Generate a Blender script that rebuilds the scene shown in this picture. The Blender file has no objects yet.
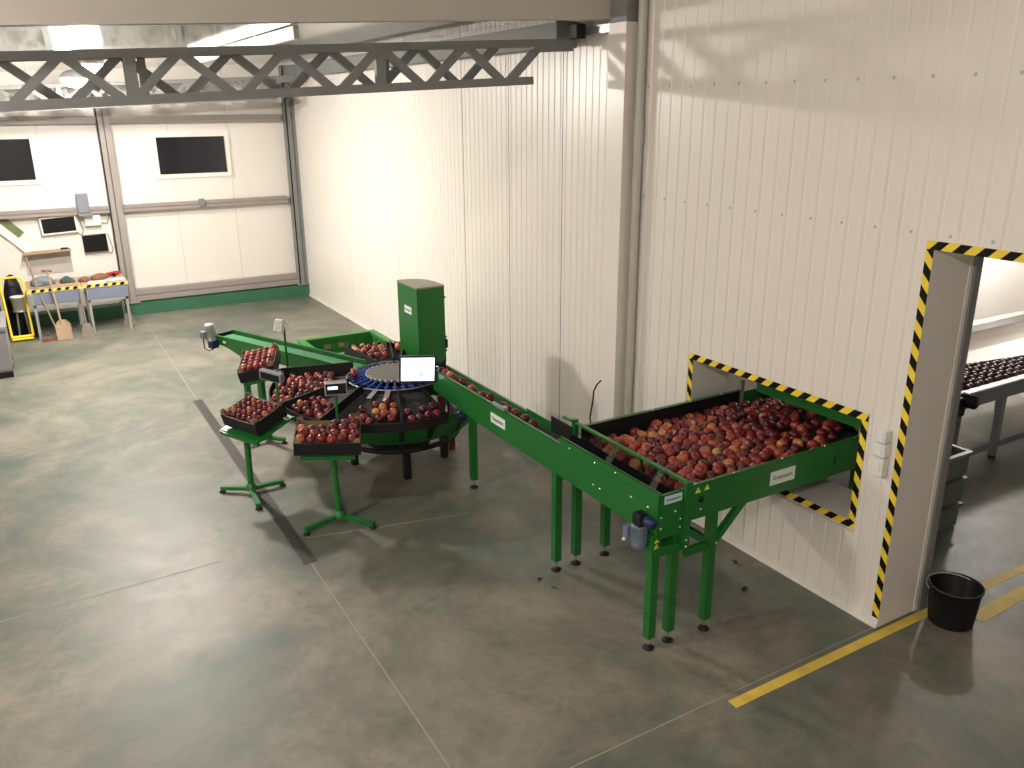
import bpy, math, random
import numpy as np
from mathutils import Vector, Matrix, Euler
random.seed(7)
rng = np.random.default_rng(11)
PI = math.pi
scene = bpy.context.scene
COL = scene.collection

# ------------------------------------------------------------------ materials
def new_mat(name):
    m = bpy.data.materials.new(name)
    m.use_nodes = True
    nt = m.node_tree
    b = nt.nodes['Principled BSDF']
    return m, nt, b

def mat(name, col, rough=0.5, metal=0.0, var=0.08, scale=6.0, bump=0.0, coat=0.0, spec=0.5):
    """painted / plastic surface with a faint procedural variation"""
    m, nt, b = new_mat(name)
    b.inputs['Roughness'].default_value = rough
    b.inputs['Metallic'].default_value = metal
    b.inputs['Specular IOR Level'].default_value = spec
    if coat:
        b.inputs['Coat Weight'].default_value = coat
        b.inputs['Coat Roughness'].default_value = 0.15
    tc = nt.nodes.new('ShaderNodeTexCoord')
    n = nt.nodes.new('ShaderNodeTexNoise')
    n.inputs['Scale'].default_value = scale
    n.inputs['Detail'].default_value = 4
    nt.links.new(tc.outputs['Object'], n.inputs['Vector'])
    mx = nt.nodes.new('ShaderNodeMix'); mx.data_type = 'RGBA'
    lo = [c * (1 - var) for c in col]; hi = [min(1, c * (1 + var)) for c in col]
    mx.inputs['A'].default_value = (*lo, 1); mx.inputs['B'].default_value = (*hi, 1)
    nt.links.new(n.outputs['Fac'], mx.inputs['Factor'])
    nt.links.new(mx.outputs['Result'], b.inputs['Base Color'])
    if bump:
        bp = nt.nodes.new('ShaderNodeBump'); bp.inputs['Strength'].default_value = bump
        bp.inputs['Distance'].default_value = 0.01
        nt.links.new(n.outputs['Fac'], bp.inputs['Height'])
        nt.links.new(bp.outputs['Normal'], b.inputs['Normal'])
    return m

def emit(name, col, strength):
    m, nt, b = new_mat(name)
    b.inputs['Base Color'].default_value = (*col, 1)
    b.inputs['Emission Color'].default_value = (*col, 1)
    b.inputs['Emission Strength'].default_value = strength
    return m

def floor_mat():
    m, nt, b = new_mat('polished_concrete')
    L = nt.links.new
    tc = nt.nodes.new('ShaderNodeTexCoord')
    def noise(scale, detail, rough=0.6, dist=0.0):
        n = nt.nodes.new('ShaderNodeTexNoise')
        n.inputs['Scale'].default_value = scale; n.inputs['Detail'].default_value = detail
        n.inputs['Roughness'].default_value = rough; n.inputs['Distortion'].default_value = dist
        L(tc.outputs['Object'], n.inputs['Vector']); return n
    def ramp(src, pts):
        r = nt.nodes.new('ShaderNodeValToRGB')
        e = r.color_ramp.elements
        e[0].position, e[0].color = pts[0][0], (*pts[0][1], 1)
        e[1].position, e[1].color = pts[-1][0], (*pts[-1][1], 1)
        for p, c in pts[1:-1]:
            k = e.new(p); k.color = (*c, 1)
        L(src, r.inputs['Fac']); return r
    n1 = noise(0.62, 9, 0.68, 0.5)
    r1 = ramp(n1.outputs['Fac'], [(0.36, FL_GREEN), (0.48, FL_MID), (0.62, FL_BEIGE)])
    n2 = noise(3.1, 10, 0.74, 0.4)
    r2 = ramp(n2.outputs['Fac'], [(0.30, (0.66, 0.68, 0.66)), (0.55, (1, 1, 1)), (0.78, (1.12, 1.10, 1.06))])
    mx = nt.nodes.new('ShaderNodeMix'); mx.data_type = 'RGBA'; mx.blend_type = 'MULTIPLY'
    mx.inputs['Factor'].default_value = 0.95
    L(r1.outputs['Color'], mx.inputs['A']); L(r2.outputs['Color'], mx.inputs['B'])
    n3 = noise(26, 5, 0.7)
    r3 = ramp(n3.outputs['Fac'], [(0.3, (0.9, 0.9, 0.9)), (0.7, (1.05, 1.05, 1.05))])
    mx2 = nt.nodes.new('ShaderNodeMix'); mx2.data_type = 'RGBA'; mx2.blend_type = 'MULTIPLY'
    mx2.inputs['Factor'].default_value = 0.8
    L(mx.outputs['Result'], mx2.inputs['A']); L(r3.outputs['Color'], mx2.inputs['B'])
    # green dye marks
    n4 = noise(1.7, 9, 0.78, 0.5)
    r4 = ramp(n4.outputs['Fac'], [(0.56, (0, 0, 0)), (0.70, (0.65, 0.65, 0.65))])
    mx3 = nt.nodes.new('ShaderNodeMix'); mx3.data_type = 'RGBA'
    L(r4.outputs['Color'], mx3.inputs['Factor'])
    L(mx2.outputs['Result'], mx3.inputs['A']); mx3.inputs['B'].default_value = (*FL_DYE, 1)
    L(mx3.outputs['Result'], b.inputs['Base Color'])
    rr = nt.nodes.new('ShaderNodeMapRange')
    rr.inputs['To Min'].default_value = 0.34; rr.inputs['To Max'].default_value = 0.62
    L(n2.outputs['Fac'], rr.inputs['Value']); L(rr.outputs['Result'], b.inputs['Roughness'])
    return m

def apple_mat(name, island=False):
    m, nt, b = new_mat(name)
    L = nt.links.new
    if island:
        g = nt.nodes.new('ShaderNodeNewGeometry'); rnd = g.outputs['Random Per Island']
    else:
        g = nt.nodes.new('ShaderNodeObjectInfo'); rnd = g.outputs['Random']
    tc = nt.nodes.new('ShaderNodeTexCoord')
    n = nt.nodes.new('ShaderNodeTexNoise'); n.noise_dimensions = '4D'
    n.inputs['Scale'].default_value = 14; n.inputs['Detail'].default_value = 3
    L(tc.outputs['Object'], n.inputs['Vector'])
    mw = nt.nodes.new('ShaderNodeMath'); mw.operation = 'MULTIPLY'; mw.inputs[1].default_value = 50
    L(rnd, mw.inputs[0]); L(mw.outputs[0], n.inputs['W'])
    r = nt.nodes.new('ShaderNodeValToRGB')
    e = r.color_ramp.elements
    e[0].position, e[0].color = 0.0, (0.060, 0.006, 0.012, 1)
    e[1].position, e[1].color = 1.0, (0.60, 0.34, 0.095, 1)
    for p, c in ((0.32, (0.110, 0.010, 0.014, 1)), (0.60, (0.215, 0.019, 0.018, 1)), (0.80, (0.38, 0.075, 0.032, 1))):
        k = e.new(p); k.color = c
    a = nt.nodes.new('ShaderNodeMath'); a.operation = 'MULTIPLY_ADD'
    a.inputs[1].default_value = 0.75; L(n.outputs['Fac'], a.inputs[0])
    a2 = nt.nodes.new('ShaderNodeMath'); a2.operation = 'MULTIPLY_ADD'
    a2.inputs[1].default_value = 0.80; a2.inputs[2].default_value = -0.29
    L(rnd, a2.inputs[0]); L(a2.outputs[0], a.inputs[2]); L(a.outputs[0], r.inputs['Fac'])
    L(r.outputs['Color'], b.inputs['Base Color'])
    b.inputs['Roughness'].default_value = 0.36
    return m

FL_GREEN = (0.086, 0.118, 0.094); FL_MID = (0.152, 0.156, 0.126); FL_BEIGE = (0.250, 0.226, 0.180); FL_DYE = (0.042, 0.092, 0.066)
M = {}
M['floor'] = floor_mat()
M['wall'] = mat('white_wall_sheet', (0.79, 0.745, 0.69), 0.34, var=0.03, scale=1.2)
M['seam'] = mat('panel_seam', (0.07, 0.06, 0.055), 0.7)
M['ceil'] = mat('glossy_ceiling_sheet', (0.38, 0.355, 0.315), 0.07, var=0.03, scale=1.0, spec=0.22)
M['header'] = mat('painted_header', (0.55, 0.51, 0.455), 0.6, var=0.04, scale=0.8)
M['steel_grey'] = mat('grey_primer_steel', (0.225, 0.232, 0.226), 0.6, var=0.10, scale=4, spec=0.3)
M['girt'] = mat('grey_girt_steel', (0.30, 0.262, 0.245), 0.5, var=0.10, scale=3)
M['galv'] = mat('galvanised_steel', (0.52, 0.53, 0.53), 0.35, metal=0.7, var=0.08)
M['chrome'] = mat('bright_steel', (0.75, 0.75, 0.74), 0.2, metal=1.0, var=0.03)
M['green'] = mat('green_machine_paint', (0.010, 0.138, 0.021), 0.36, var=0.07, scale=3, coat=0.08)
M['belt'] = mat('dark_green_belt', (0.018, 0.050, 0.030), 0.5, var=0.1, scale=8, spec=0.2)
M['lgreenbelt'] = mat('green_belt', (0.10, 0.26, 0.14), 0.25, var=0.08, scale=8)
M['crate_green'] = mat('green_plastic', (0.035, 0.19, 0.035), 0.45, var=0.08)
M['black'] = mat('black_rubber', (0.009, 0.009, 0.010), 0.55, var=0.15, spec=0.3)
M['slope'] = mat('black_slide', (0.007,0.007,0.008), 0.9, var=0.1, spec=0.0)
M['tray'] = mat('black_foam_tray', (0.017, 0.0155, 0.0165), 0.8, var=0.15, scale=12)
M['card_out'] = mat('black_printed_card', (0.010, 0.0115, 0.013), 0.6, var=0.15, spec=0.3)
M['card_in'] = mat('brown_card', (0.26, 0.17, 0.095), 0.8, var=0.12, scale=12)
M['motor'] = mat('grey_blue_motor_paint', (0.125, 0.170, 0.225), 0.4, var=0.08)
M['blue'] = mat('dark_blue_gear_paint', (0.010, 0.022, 0.10), 0.4, var=0.1)
M['cup'] = mat('blue_plastic', (0.015, 0.05, 0.30), 0.4, var=0.1)
M['silver'] = mat('silver_paint', (0.42, 0.42, 0.44), 0.35, metal=0.4, var=0.06)
M['disc'] = mat('grey_disc', (0.105, 0.095, 0.086), 0.45, var=0.05)
M['cap'] = mat('beige_cap', (0.30, 0.295, 0.21), 0.5, var=0.05)
M['white'] = mat('white_plastic', (0.78, 0.77, 0.74), 0.4, var=0.03)
M['label'] = mat('white_label', (0.72, 0.80, 0.74), 0.5, var=0.02)
M['bluelabel'] = mat('pale_blue_label', (0.50, 0.72, 0.76), 0.5, var=0.02)
M['ink'] = mat('grey_ink', (0.10, 0.10, 0.13), 0.6)
M['yellow'] = mat('hazard_yellow', (0.88, 0.65, 0.04), 0.5, var=0.06)
M['hblack'] = mat('hazard_black', (0.006, 0.005, 0.005), 0.6, spec=0.15)
M['fyellow'] = mat('worn_yellow_floor_paint', (0.74, 0.54, 0.085), 0.6, var=0.20, scale=9)
M['wyellow'] = mat('yellow_sticker', (0.82, 0.78, 0.12), 0.5)
M['plinth'] = mat('green_floor_paint', (0.035, 0.135, 0.075), 0.5, var=0.25, scale=3)
M['joint'] = mat('pale_joint', (0.30, 0.31, 0.26), 0.8)
M['drain'] = mat('drain_grate', (0.11, 0.10, 0.092), 0.6, metal=0.3, var=0.3, scale=30)
M['upvc'] = mat('white_window_frame', (0.82, 0.78, 0.72), 0.35, var=0.02)
M['glass'] = mat('night_glass', (0.012, 0.013, 0.018), 0.06, var=0.1, scale=2)
M['screen'] = mat('black_screen', (0.008, 0.008, 0.009), 0.18, var=0.1)
M['greyplastic'] = mat('grey_plastic', (0.20, 0.21, 0.25), 0.5, var=0.08)
M['bin'] = mat('grey_bin_plastic', (0.22, 0.21, 0.22), 0.6, var=0.12, scale=6)
M['teal'] = mat('grey_teal_bin', (0.11, 0.135, 0.13), 0.5, var=0.12, scale=5)
M['fabric'] = mat('blue_grey_panel', (0.17, 0.19, 0.265), 0.7, var=0.1, scale=8)
M['wood'] = mat('pale_wood', (0.40, 0.28, 0.18), 0.7, var=0.2, scale=14)
M['worktop'] = mat('worn_worktop', (0.42, 0.30, 0.20), 0.6, var=0.2, scale=7)
M['shaft'] = mat('grey_wood_shaft', (0.25, 0.19, 0.14), 0.7, var=0.2, scale=14)
M['red'] = mat('dark_red_paint', (0.20, 0.022, 0.018), 0.45, var=0.1)
M['brightred'] = mat('red_plastic', (0.40, 0.03, 0.03), 0.4, var=0.1)
M['brown'] = mat('brown_cloth', (0.20, 0.085, 0.05), 0.8, var=0.2)
M['cloth'] = mat('blue_grey_cloth', (0.16, 0.20, 0.22), 0.9, var=0.2, scale=20, bump=0.3)
M['navy'] = mat('navy_bag', (0.015, 0.025, 0.11), 0.7, var=0.2)
M['paper'] = mat('white_paper', (0.75, 0.73, 0.70), 0.8, var=0.03)
M['olive'] = mat('green_print', (0.14, 0.17, 0.07), 0.6, var=0.5, scale=8)
M['dleaf'] = mat('dry_leaf_brown', (0.03,0.022,0.018), 0.9)
M['apple'] = apple_mat('apple_skin')
M['apple_many'] = apple_mat('apple_skin_far', True)
M['stem'] = mat('apple_stem', (0.10, 0.06, 0.03), 0.8)
M['lamp_glow'] = emit('lamp_glow', (1.0, 0.94, 0.86), 470.0)
M['lamp_far'] = emit('lamp_glow_far', (1.0, 0.94, 0.86), 190.0)
M['lamp_near'] = emit('lamp_glow_near', (1.0, 0.93, 0.87), 222.0)
M['lamp_rear'] = emit('lamp_glow_rear', (1.0, 0.93, 0.87), 190.0)
M['lamp_side'] = emit('lamp_glow_side_room', (1.0, 0.95, 0.90), 140.0)
M['mon'] = emit('lit_monitor', (0.90, 0.97, 1.0), 1.0)
M['monmark'] = emit('lit_monitor_mark', (0.55, 0.90, 0.80), 0.36)
M['lcd'] = emit('lit_lcd', (0.62, 0.90, 1.0), 0.8)
# clear acrylic
def clear():
    m, nt, b = new_mat('clear_acrylic')
    b.inputs['Base Color'].default_value = (0.9, 0.93, 0.92, 1)
    b.inputs['Roughness'].default_value = 0.05
    tr = nt.nodes.new('ShaderNodeBsdfTransparent'); tr.inputs['Color'].default_value = (0.86, 0.88, 0.87, 1)
    gl = nt.nodes.new('ShaderNodeBsdfGlossy'); gl.inputs['Roughness'].default_value = 0.06
    gl.inputs['Color'].default_value = (0.9, 0.9, 0.9, 1)
    ms = nt.nodes.new('ShaderNodeMixShader'); ms.inputs['Fac'].default_value = 0.14
    nt.links.new(tr.outputs[0], ms.inputs[1]); nt.links.new(gl.outputs[0], ms.inputs[2])
    nt.links.new(ms.outputs[0], nt.nodes['Material Output'].inputs['Surface'])
    return m
M['clear'] = clear()

# ------------------------------------------------------------------ mesh builder
class MB:
    def __init__(s): s.v = []; s.f = []; s.mi = []; s.sm = []
    def add(s, vs, fs, mi=0, smooth=False):
        o = len(s.v); s.v += [tuple(p) for p in vs]
        for f in fs: s.f.append(tuple(i + o for i in f)); s.mi.append(mi); s.sm.append(smooth)
    def box(s, x0, x1, y0, y1, z0, z1, mi=0):
        s.hexa([(x0,y0,z0),(x1,y0,z0),(x1,y1,z0),(x0,y1,z0),(x0,y0,z1),(x1,y0,z1),(x1,y1,z1),(x0,y1,z1)], mi)
    def hexa(s, p, mi=0):
        s.add(p, [(0,3,2,1),(4,5,6,7),(0,1,5,4),(1,2,6,5),(2,3,7,6),(3,0,4,7)], mi)
    def bbox(s, c, size, rot=None, bev=0.0, mi=0):
        """box with bevelled vertical/horizontal edges, centre c"""
        import bmesh
        bm = bmesh.new(); bmesh.ops.create_cube(bm, size=1.0)
        for v in bm.verts: v.co = Vector((v.co.x*size[0], v.co.y*size[1], v.co.z*size[2]))
        if bev: bmesh.ops.bevel(bm, geom=bm.edges[:], offset=bev, segments=2, profile=0.5, affect='EDGES')
        R = rot if rot is not None else Matrix.Identity(3)
        vs = [R @ v.co + Vector(c) for v in bm.verts]; bm.verts.index_update()
        s.add(vs, [[v.index for v in f.verts] for f in bm.faces], mi)
        bm.free()
    def beam(s, a, b, w, h, up=(0,0,1), mi=0):
        """rectangular bar from a to b; w sideways, h along up"""
        a, b = Vector(a), Vector(b); d = (b-a).normalized(); u = Vector(up)
        sd = d.cross(u)
        if sd.length < 1e-4: sd = d.cross(Vector((0,1,0)))
        sd.normalize(); u2 = sd.cross(d).normalized()
        p = []
        for q in (a, b):
            p += [q - sd*w/2 - u2*h/2, q + sd*w/2 - u2*h/2, q + sd*w/2 + u2*h/2, q - sd*w/2 + u2*h/2]
        s.add(p, [(0,3,2,1),(4,5,6,7),(0,1,5,4),(1,2,6,5),(2,3,7,6),(3,0,4,7)], mi)
    def tube(s, pts, r, n=10, mi=0, cap=True):
        pts = [Vector(p) for p in pts]
        rs = r if isinstance(r, (list, tuple)) else [r]*len(pts)
        ring = []; prev = None
        for i, p in enumerate(pts):
            d = (pts[min(i+1, len(pts)-1)] - pts[max(i-1, 0)]).normalized()
            if prev is None:
                prev = d.orthogonal().normalized()
            prev = (prev - d*prev.dot(d)).normalized(); q = d.cross(prev)
            ring.append([p + (prev*math.cos(2*PI*k/n) + q*math.sin(2*PI*k/n))*rs[i] for k in range(n)])
        vs = [v for r_ in ring for v in r_]; fs = []
        for i in range(len(pts)-1):
            for k in range(n):
                fs.append((i*n+k, i*n+(k+1)%n, (i+1)*n+(k+1)%n, (i+1)*n+k))
        s.add(vs, fs, mi, True)
        if cap:
            s.add(ring[0], [tuple(range(n))[::-1]], mi); s.add(ring[-1], [tuple(range(n))], mi)
    def lathe(s, prof, n=24, c=(0,0,0), rot=None, mi=0, smooth=True):
        R = rot if rot is not None else Matrix.Identity(3)
        vs = []; fs = []
        for r, z in prof:
            for k in range(n):
                vs.append(R @ Vector((r*math.cos(2*PI*k/n), r*math.sin(2*PI*k/n), z)) + Vector(c))
        for i in range(len(prof)-1):
            for k in range(n):
                fs.append((i*n+k, i*n+(k+1)%n, (i+1)*n+(k+1)%n, (i+1)*n+k))
        s.add(vs, fs, mi, smooth)
    def prism(s, poly, z0, z1, mi=0):
        n = len(poly)
        vs = [(x, y, z0) for x, y in poly] + [(x, y, z1) for x, y in poly]
        fs = [tuple(range(n))[::-1], tuple(range(n, 2*n))] + [(i, (i+1) % n, (i+1) % n + n, i+n) for i in range(n)]
        s.add(vs, fs, mi)
    def mesh(s, name, mats):
        me = bpy.data.meshes.new(name)
        me.from_pydata(s.v, [], s.f)
        for m in (mats if isinstance(mats, (list, tuple)) else [mats]): me.materials.append(m)
        me.polygons.foreach_set('material_index', s.mi)
        me.polygons.foreach_set('use_smooth', s.sm)
        me.update(); return me

def link(name, me, parent=None, loc=(0,0,0), rot=(0,0,0)):
    o = bpy.data.objects.new(name, me); COL.objects.link(o)
    o.location = loc; o.rotation_euler = rot
    if parent: o.parent = parent
    return o
def obj(name, mb, mats, parent=None, loc=(0,0,0), rot=(0,0,0)):
    return link(name, mb.mesh(name, mats), parent, loc, rot)
def tag(o, label=None, cat=None, group=None, kind=None):
    if label: o['label'] = label
    if cat: o['category'] = cat
    if group: o['group'] = group
    if kind: o['kind'] = kind
    return o
def thing(name, label, cat, loc=(0,0,0), rot=(0,0,0), group=None):
    o = bpy.data.objects.new(name, None); COL.objects.link(o)
    o.empty_display_size = 0.1; o.location = loc; o.rotation_euler = rot
    return tag(o, label, cat, group)
def struct(name, mb, mats, label=None):
    o = obj(name, mb, mats); o['kind'] = 'structure'
    if label: o['label'] = label
    return o
def one(fn, *a, **k):
    b = MB(); getattr(b, fn)(*a, **k); return b
def text_mesh(body, size, m, bold=0.0):
    cu = bpy.data.curves.new('lettering', 'FONT'); cu.body = body; cu.size = size
    cu.align_x = 'CENTER'; cu.align_y = 'CENTER'; cu.extrude = 0.0004; cu.offset = bold
    o = bpy.data.objects.new('lettering', cu); COL.objects.link(o)
    dg = bpy.context.evaluated_depsgraph_get()
    me = bpy.data.meshes.new_from_object(o.evaluated_get(dg))
    bpy.data.objects.remove(o); bpy.data.curves.remove(cu)
    me.materials.clear(); me.materials.append(m); me.name = 'lettering'
    return me
# frame of a vertical sign: facing -Y (rot x 90) or facing -X (rot x 90, z -90)
FACE_NY = (PI/2, 0, 0); FACE_NX = (PI/2, 0, -PI/2)

# ================================================================== SETTING
# ---- floor
b = MB(); b.add([(-9,-6,0),(9,-6,0),(9,14,0),(-9,14,0)], [(0,1,2,3)])
struct('floor', b, M['floor'])
def strip(name, pts, w, m, z=0.0015, n=1):
    b = MB()
    for (x0,y0),(x1,y1) in zip(pts[:-1], pts[1:]):
        d = Vector((x1-x0, y1-y0, 0)).normalized(); s = Vector((-d.y, d.x, 0))*w/2
        p = [Vector((x0,y0,0)), Vector((x1,y1,0))]
        lo = [p[0]-s, p[1]-s, p[1]+s, p[0]+s]
        b.hexa([(q.x,q.y,0.0002) for q in lo] + [(q.x,q.y,z) for q in lo])
    return struct(name, b, m)
strip('floor_joint', [(-3.22,13.3),(-3.27,7.8)], 0.008, M['joint'])
strip('floor_joint', [(-3.26,3.0),(-3.30,-3.0)], 0.008, M['joint'])
strip('floor_joint', [(-1.69,-0.02),(0.42,-0.02)], 0.008, M['joint'])
strip('floor_joint', [(-1.69,-0.02),(-3.28,-0.03)], 0.008, M['joint'])
strip('floor_joint', [(-3.28,3.45),(-1.7,3.10)], 0.008, M['joint'])
strip('floor_joint', [(-9.0,3.22),(-3.9,3.40)], 0.008, M['joint'])
strip('floor_joint', [(-1.25,4.9),(-0.02,4.9)], 0.008, M['joint'])
strip('floor_marking', [(-1.50,-0.105),(0.40,-0.10),(3.2,-0.118)], 0.075, M['fyellow'], 0.002)
strip('floor_marking', [(0.72,-0.335),(3.2,-0.25)], 0.115, M['fyellow'], 0.002)
# ---- drain channel with bars
b = MB()
x0, x1, y0, y1 = -3.325, -3.205, 2.98, 7.80
b.box(x0, x1, y0, y1, 0.0004, 0.002, 1)
k = y0
while k < y1:
    b.box(x0+0.008, x1-0.008, k, k+0.016, 0.002, 0.005, 0); k += 0.032
b.box(x0, x0+0.010, y0, y1, 0.002, 0.006); b.box(x1-0.010, x1, y0, y1, 0.002, 0.006)
tag(obj('drain_grate', b, [M['drain'], M['black']]), 'long narrow dark drain grate let into the concrete floor', 'drain')

# ---- ribbed wall builder (plane x = const, runs along y)
def ribbed_wall(b, ya, yb, z0, z1, pitch, groove, depth, holes=(), x=0.0, seams=()):
    cuts = set([ya, yb])
    k = ya
    while k < yb:
        for q in (k, k+groove*0.35, k+groove*0.65, k+groove):
            if ya < q < yb: cuts.add(round(q, 5))
        k += pitch
    for h in holes:
        for q in h[:2]:
            if ya < q < yb: cuts.add(q)
    for s_ in seams:
        cuts.add(s_-0.006); cuts.add(s_+0.006)
    cuts = sorted(cuts)
    def prof(y):
        t = ((y-ya) % pitch)/groove
        if t >= 1: return x
        if t < 0.35: return x + depth*t/0.35
        if t < 0.65: return x + depth
        return x + depth*(1-t)/0.35
    for p, q in zip(cuts[:-1], cuts[1:]):
        if q-p < 1e-5: continue
        mid = (p+q)/2; zs = [(z0, z1)]
        for (h0,h1,g0,g1) in holes:
            if h0 < mid < h1:
                nz = []
                for a,c in zs:
                    if g0 > a: nz.append((a, min(c,g0)))
                    if g1 < c: nz.append((max(a,g1), c))
                zs = nz
        mi = 1 if any(abs(mid-s_) < 0.006 for s_ in seams) else 0
        xa, xb = prof(p+1e-6), prof(q-1e-6)
        for a,c in zs:
            if c-a > 1e-4: b.add([(xa,p,a),(xb,q,a),(xb,q,c),(xa,p,c)], [(0,3,2,1)], mi)
HATCH = (0.315, 2.055, 0.715, 1.500)       # clear opening y0,y1,z0,z1
DOOR = (-3.2, -0.035, 0.0, 2.745)
WT = 0.44
b = MB()
ribbed_wall(b, -6.0, 3.2, 0.0, 5.4, 0.135, 0.030, 0.006, (HATCH, DOOR))
# reveals (inner faces of hatch and door openings) and the back skin
y0,y1,z0,z1 = HATCH
b.add([(0,y1,z0),(WT,y1,z0),(WT,y1,z1),(0,y1,z1)], [(0,1,2,3)])
b.add([(0,y0,z0),(WT,y0,z0),(WT,y0,z1),(0,y0,z1)], [(3,2,1,0)])
b.add([(0,y0,z1),(0,y1,z1),(WT,y1,z1),(WT,y0,z1)], [(0,1,2,3)])
b.add([(0,y0,z0),(0,y1,z0),(WT,y1,z0),(WT,y0,z0)], [(3,2,1,0)])
y0,y1,z0,z1 = DOOR
b.add([(0,y1,z0),(WT,y1,z0),(WT,y1,z1),(0,y1,z1)], [(0,1,2,3)])
b.add([(0,y0,z0),(WT,y0,z0),(WT,y0,z1),(0,y0,z1)], [(3,2,1,0)])
b.add([(0,y0,z1),(0,y1,z1),(WT,y1,z1),(WT,y0,z1)], [(0,1,2,3)])
bb = MB()
ribbed_wall(bb, -6.0, 3.2, 0.0, 5.4, 50, 0.001, 0.0, (HATCH, DOOR), x=WT)
b.add(bb.v, [f[::-1] for f in bb.f])
# two rows of screw heads
for z, ks in ((3.77, range(1, 44, 2)), (2.84, range(1, 30, 2))):
    for k in ks:
        yy = 2.95 - k*0.135*0.99
        if yy < -3: break
        b.lathe([(0.0, -0.004), (0.010, -0.004), (0.012, 0.0)], 8, (0.0, yy, z), Euler((0, PI/2, 0)).to_matrix(), 1)
struct('wall_right', b, [M['wall'], M['galv']])
b = MB()
ribbed_wall(b, 3.2, 13.65, 0.0, 5.0, 0.11, 0.024, 0.005, (), seams=(4.16, 5.25, 6.38, 8.6, 10.8))
struct('wall_far_right', b, [M['wall'], M['seam']])
# white angle at the foot of the right wall
b = MB(); b.box(-0.012, 0.0, -0.035, 13.40, 0.0, 0.045); b.box(-0.030, 0.0, -0.035, 13.40, 0.0, 0.006)
struct('baseboard_right', b, M['wall'])
# dark door track seal behind the jamb
b = MB(); b.box(WT, WT+0.07, -0.06, 0.10, 0.0, 2.80); struct('trim_1', b, M['steel_grey'])
b = MB(); b.box(WT-0.035, WT, -0.042, -0.035, 0.0, 2.60); struct('trim_2', b, M['upvc'])
b = MB(); b.box(-0.030, 0.02, 0.26, 2.11, 0.640, 0.652); struct('trim_3', b, M['wall'])
# ---- back wall with two windows
BY = 13.65
def bwx(x): return -4.905 + (x+4.905)*1.015
def bwz(z): return 3.6 + (z-3.6)*1.015
WIN = [(bwx(-2.56), bwx(-1.37), bwz(2.51), bwz(3.155)), (bwx(-5.72), bwx(-4.53), bwz(2.51), bwz(3.175))]
b = MB()
xs = sorted(set([-9.0, 0.0] + [w[0] for w in WIN] + [w[1] for w in WIN] + [q for s_ in np.arange(-8.6, -0.2, 1.05) for q in (round(s_,3), round(s_+0.008,3))]))
for p, q in zip(xs[:-1], xs[1:]):
    mid = (p+q)/2; zs = [(0, 5.0)]
    for w in WIN:
        if w[0] < mid < w[1]: zs = [(0, w[2]), (w[3], 5.0)]
    dy = 0.004 if q-p < 0.0081 else 0.0
    for a, c in zs: b.add([(p,BY+dy,a),(q,BY+dy,a),(q,BY+dy,c),(p,BY+dy,c)], [(0,1,2,3)], 1 if dy else 0)
M['backwall'] = mat('cream_sandwich_panel', (0.78, 0.735, 0.675), 0.45, var=0.02, scale=1.0)
M['bseam'] = mat('cream_panel_joint', (0.58, 0.53, 0.46), 0.6)
struct('wall_back', b, [M['backwall'], M['bseam']])
for i, (xa, xb, za, zb) in enumerate(WIN):
    b = MB(); t = 0.075; yf = BY-0.05
    for (p,q,r,s_) in ((xa-t,xb+t,zb,zb+t),(xa-t,xb+t,za-t,za),(xa-t,xa,za,zb),(xb,xb+t,za,zb)):
        b.box(p,q,yf,BY+0.06,r,s_)
    # outer cover strip
    for (p,q,r,s_) in ((xa-t-.045,xb+t+.045,zb+t,zb+t+.045),(xa-t-.045,xb+t+.045,za-t-.045,za-t),(xa-t-.045,xa-t,za-t,zb+t),(xb+t,xb+t+.045,za-t,zb+t)):
        b.box(p,q,BY-0.012,BY,r,s_)
    w = struct('window_%d' % (i+1), b, M['upvc'])
    g = MB(); g.box(xa-.01, xb+.01, BY+0.01, BY+0.03, za-.01, zb+.01); obj('pane', g, M['glass'], w)
    h = MB(); h.bbox(((xa+xb)/2, yf-0.012, zb+0.035), (0.09, 0.024, 0.022), None, 0.004); obj('window_handle', h, M['upvc'], w)
# girts on the back wall (C profiles)
def cgirt(name, xa, xb, za, zb, ledge=True):
    b = MB(); zm = (za+zb)/2; y0 = BY-0.16
    b.box(xa, xb, y0+0.02, BY-0.02, za, zb)
    b.box(xa, xb, y0, y0+0.02, zm+0.008, zb); b.box(xa, xb, y0, y0+0.02, za, zm-0.008)
    return struct(name, b, M['girt'])
for i, (za, zb) in enumerate(((bwz(3.40), bwz(3.53)), (bwz(1.905), bwz(2.02)), (bwz(0.29), bwz(0.50)))):
    cgirt('wall_back_girt', bwx(-3.30), bwx(-0.33 if i < 2 else -0.2), za, zb)
    if i < 2: cgirt('wall_back_girt', -9.0, bwx(-3.47), za, zb)
# I columns
def icol(name, xc, w, z0, z1, y0, y1, m, plate=True):
    b = MB()
    b.box(xc-w/2, xc+w/2, y0, y0+0.014, z0, z1); b.box(xc-w/2, xc+w/2, y1-0.014, y1, z0, z1)
    b.box(xc-0.006, xc+0.006, y0, y1, z0, z1)
    b.box(xc-w/2, xc-w/2+0.02, y0, y1-.02, z0, z1)
    if plate: b.box(xc-w/2-0.06, xc+w/2+0.06, y0-0.05, y1, z0-0.02, z0)
    return struct(name, b, m)
icol('column', bwx(-3.385), 0.215, 0.25, 4.3, 13.42, 13.64, M['girt'])
icol('column', bwx(-0.135), 0.225, 0.25, 4.4, 13.42, 13.64, M['steel_grey'])
icol('column', bwx(-6.65), 0.215, 0.25, 4.1, 13.42, 13.64, M['girt'])
b = MB(); b.box(-9.0, -0.002, 13.40, BY, 0.0, 0.215); struct('baseboard_back', b, M['plinth'])
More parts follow.
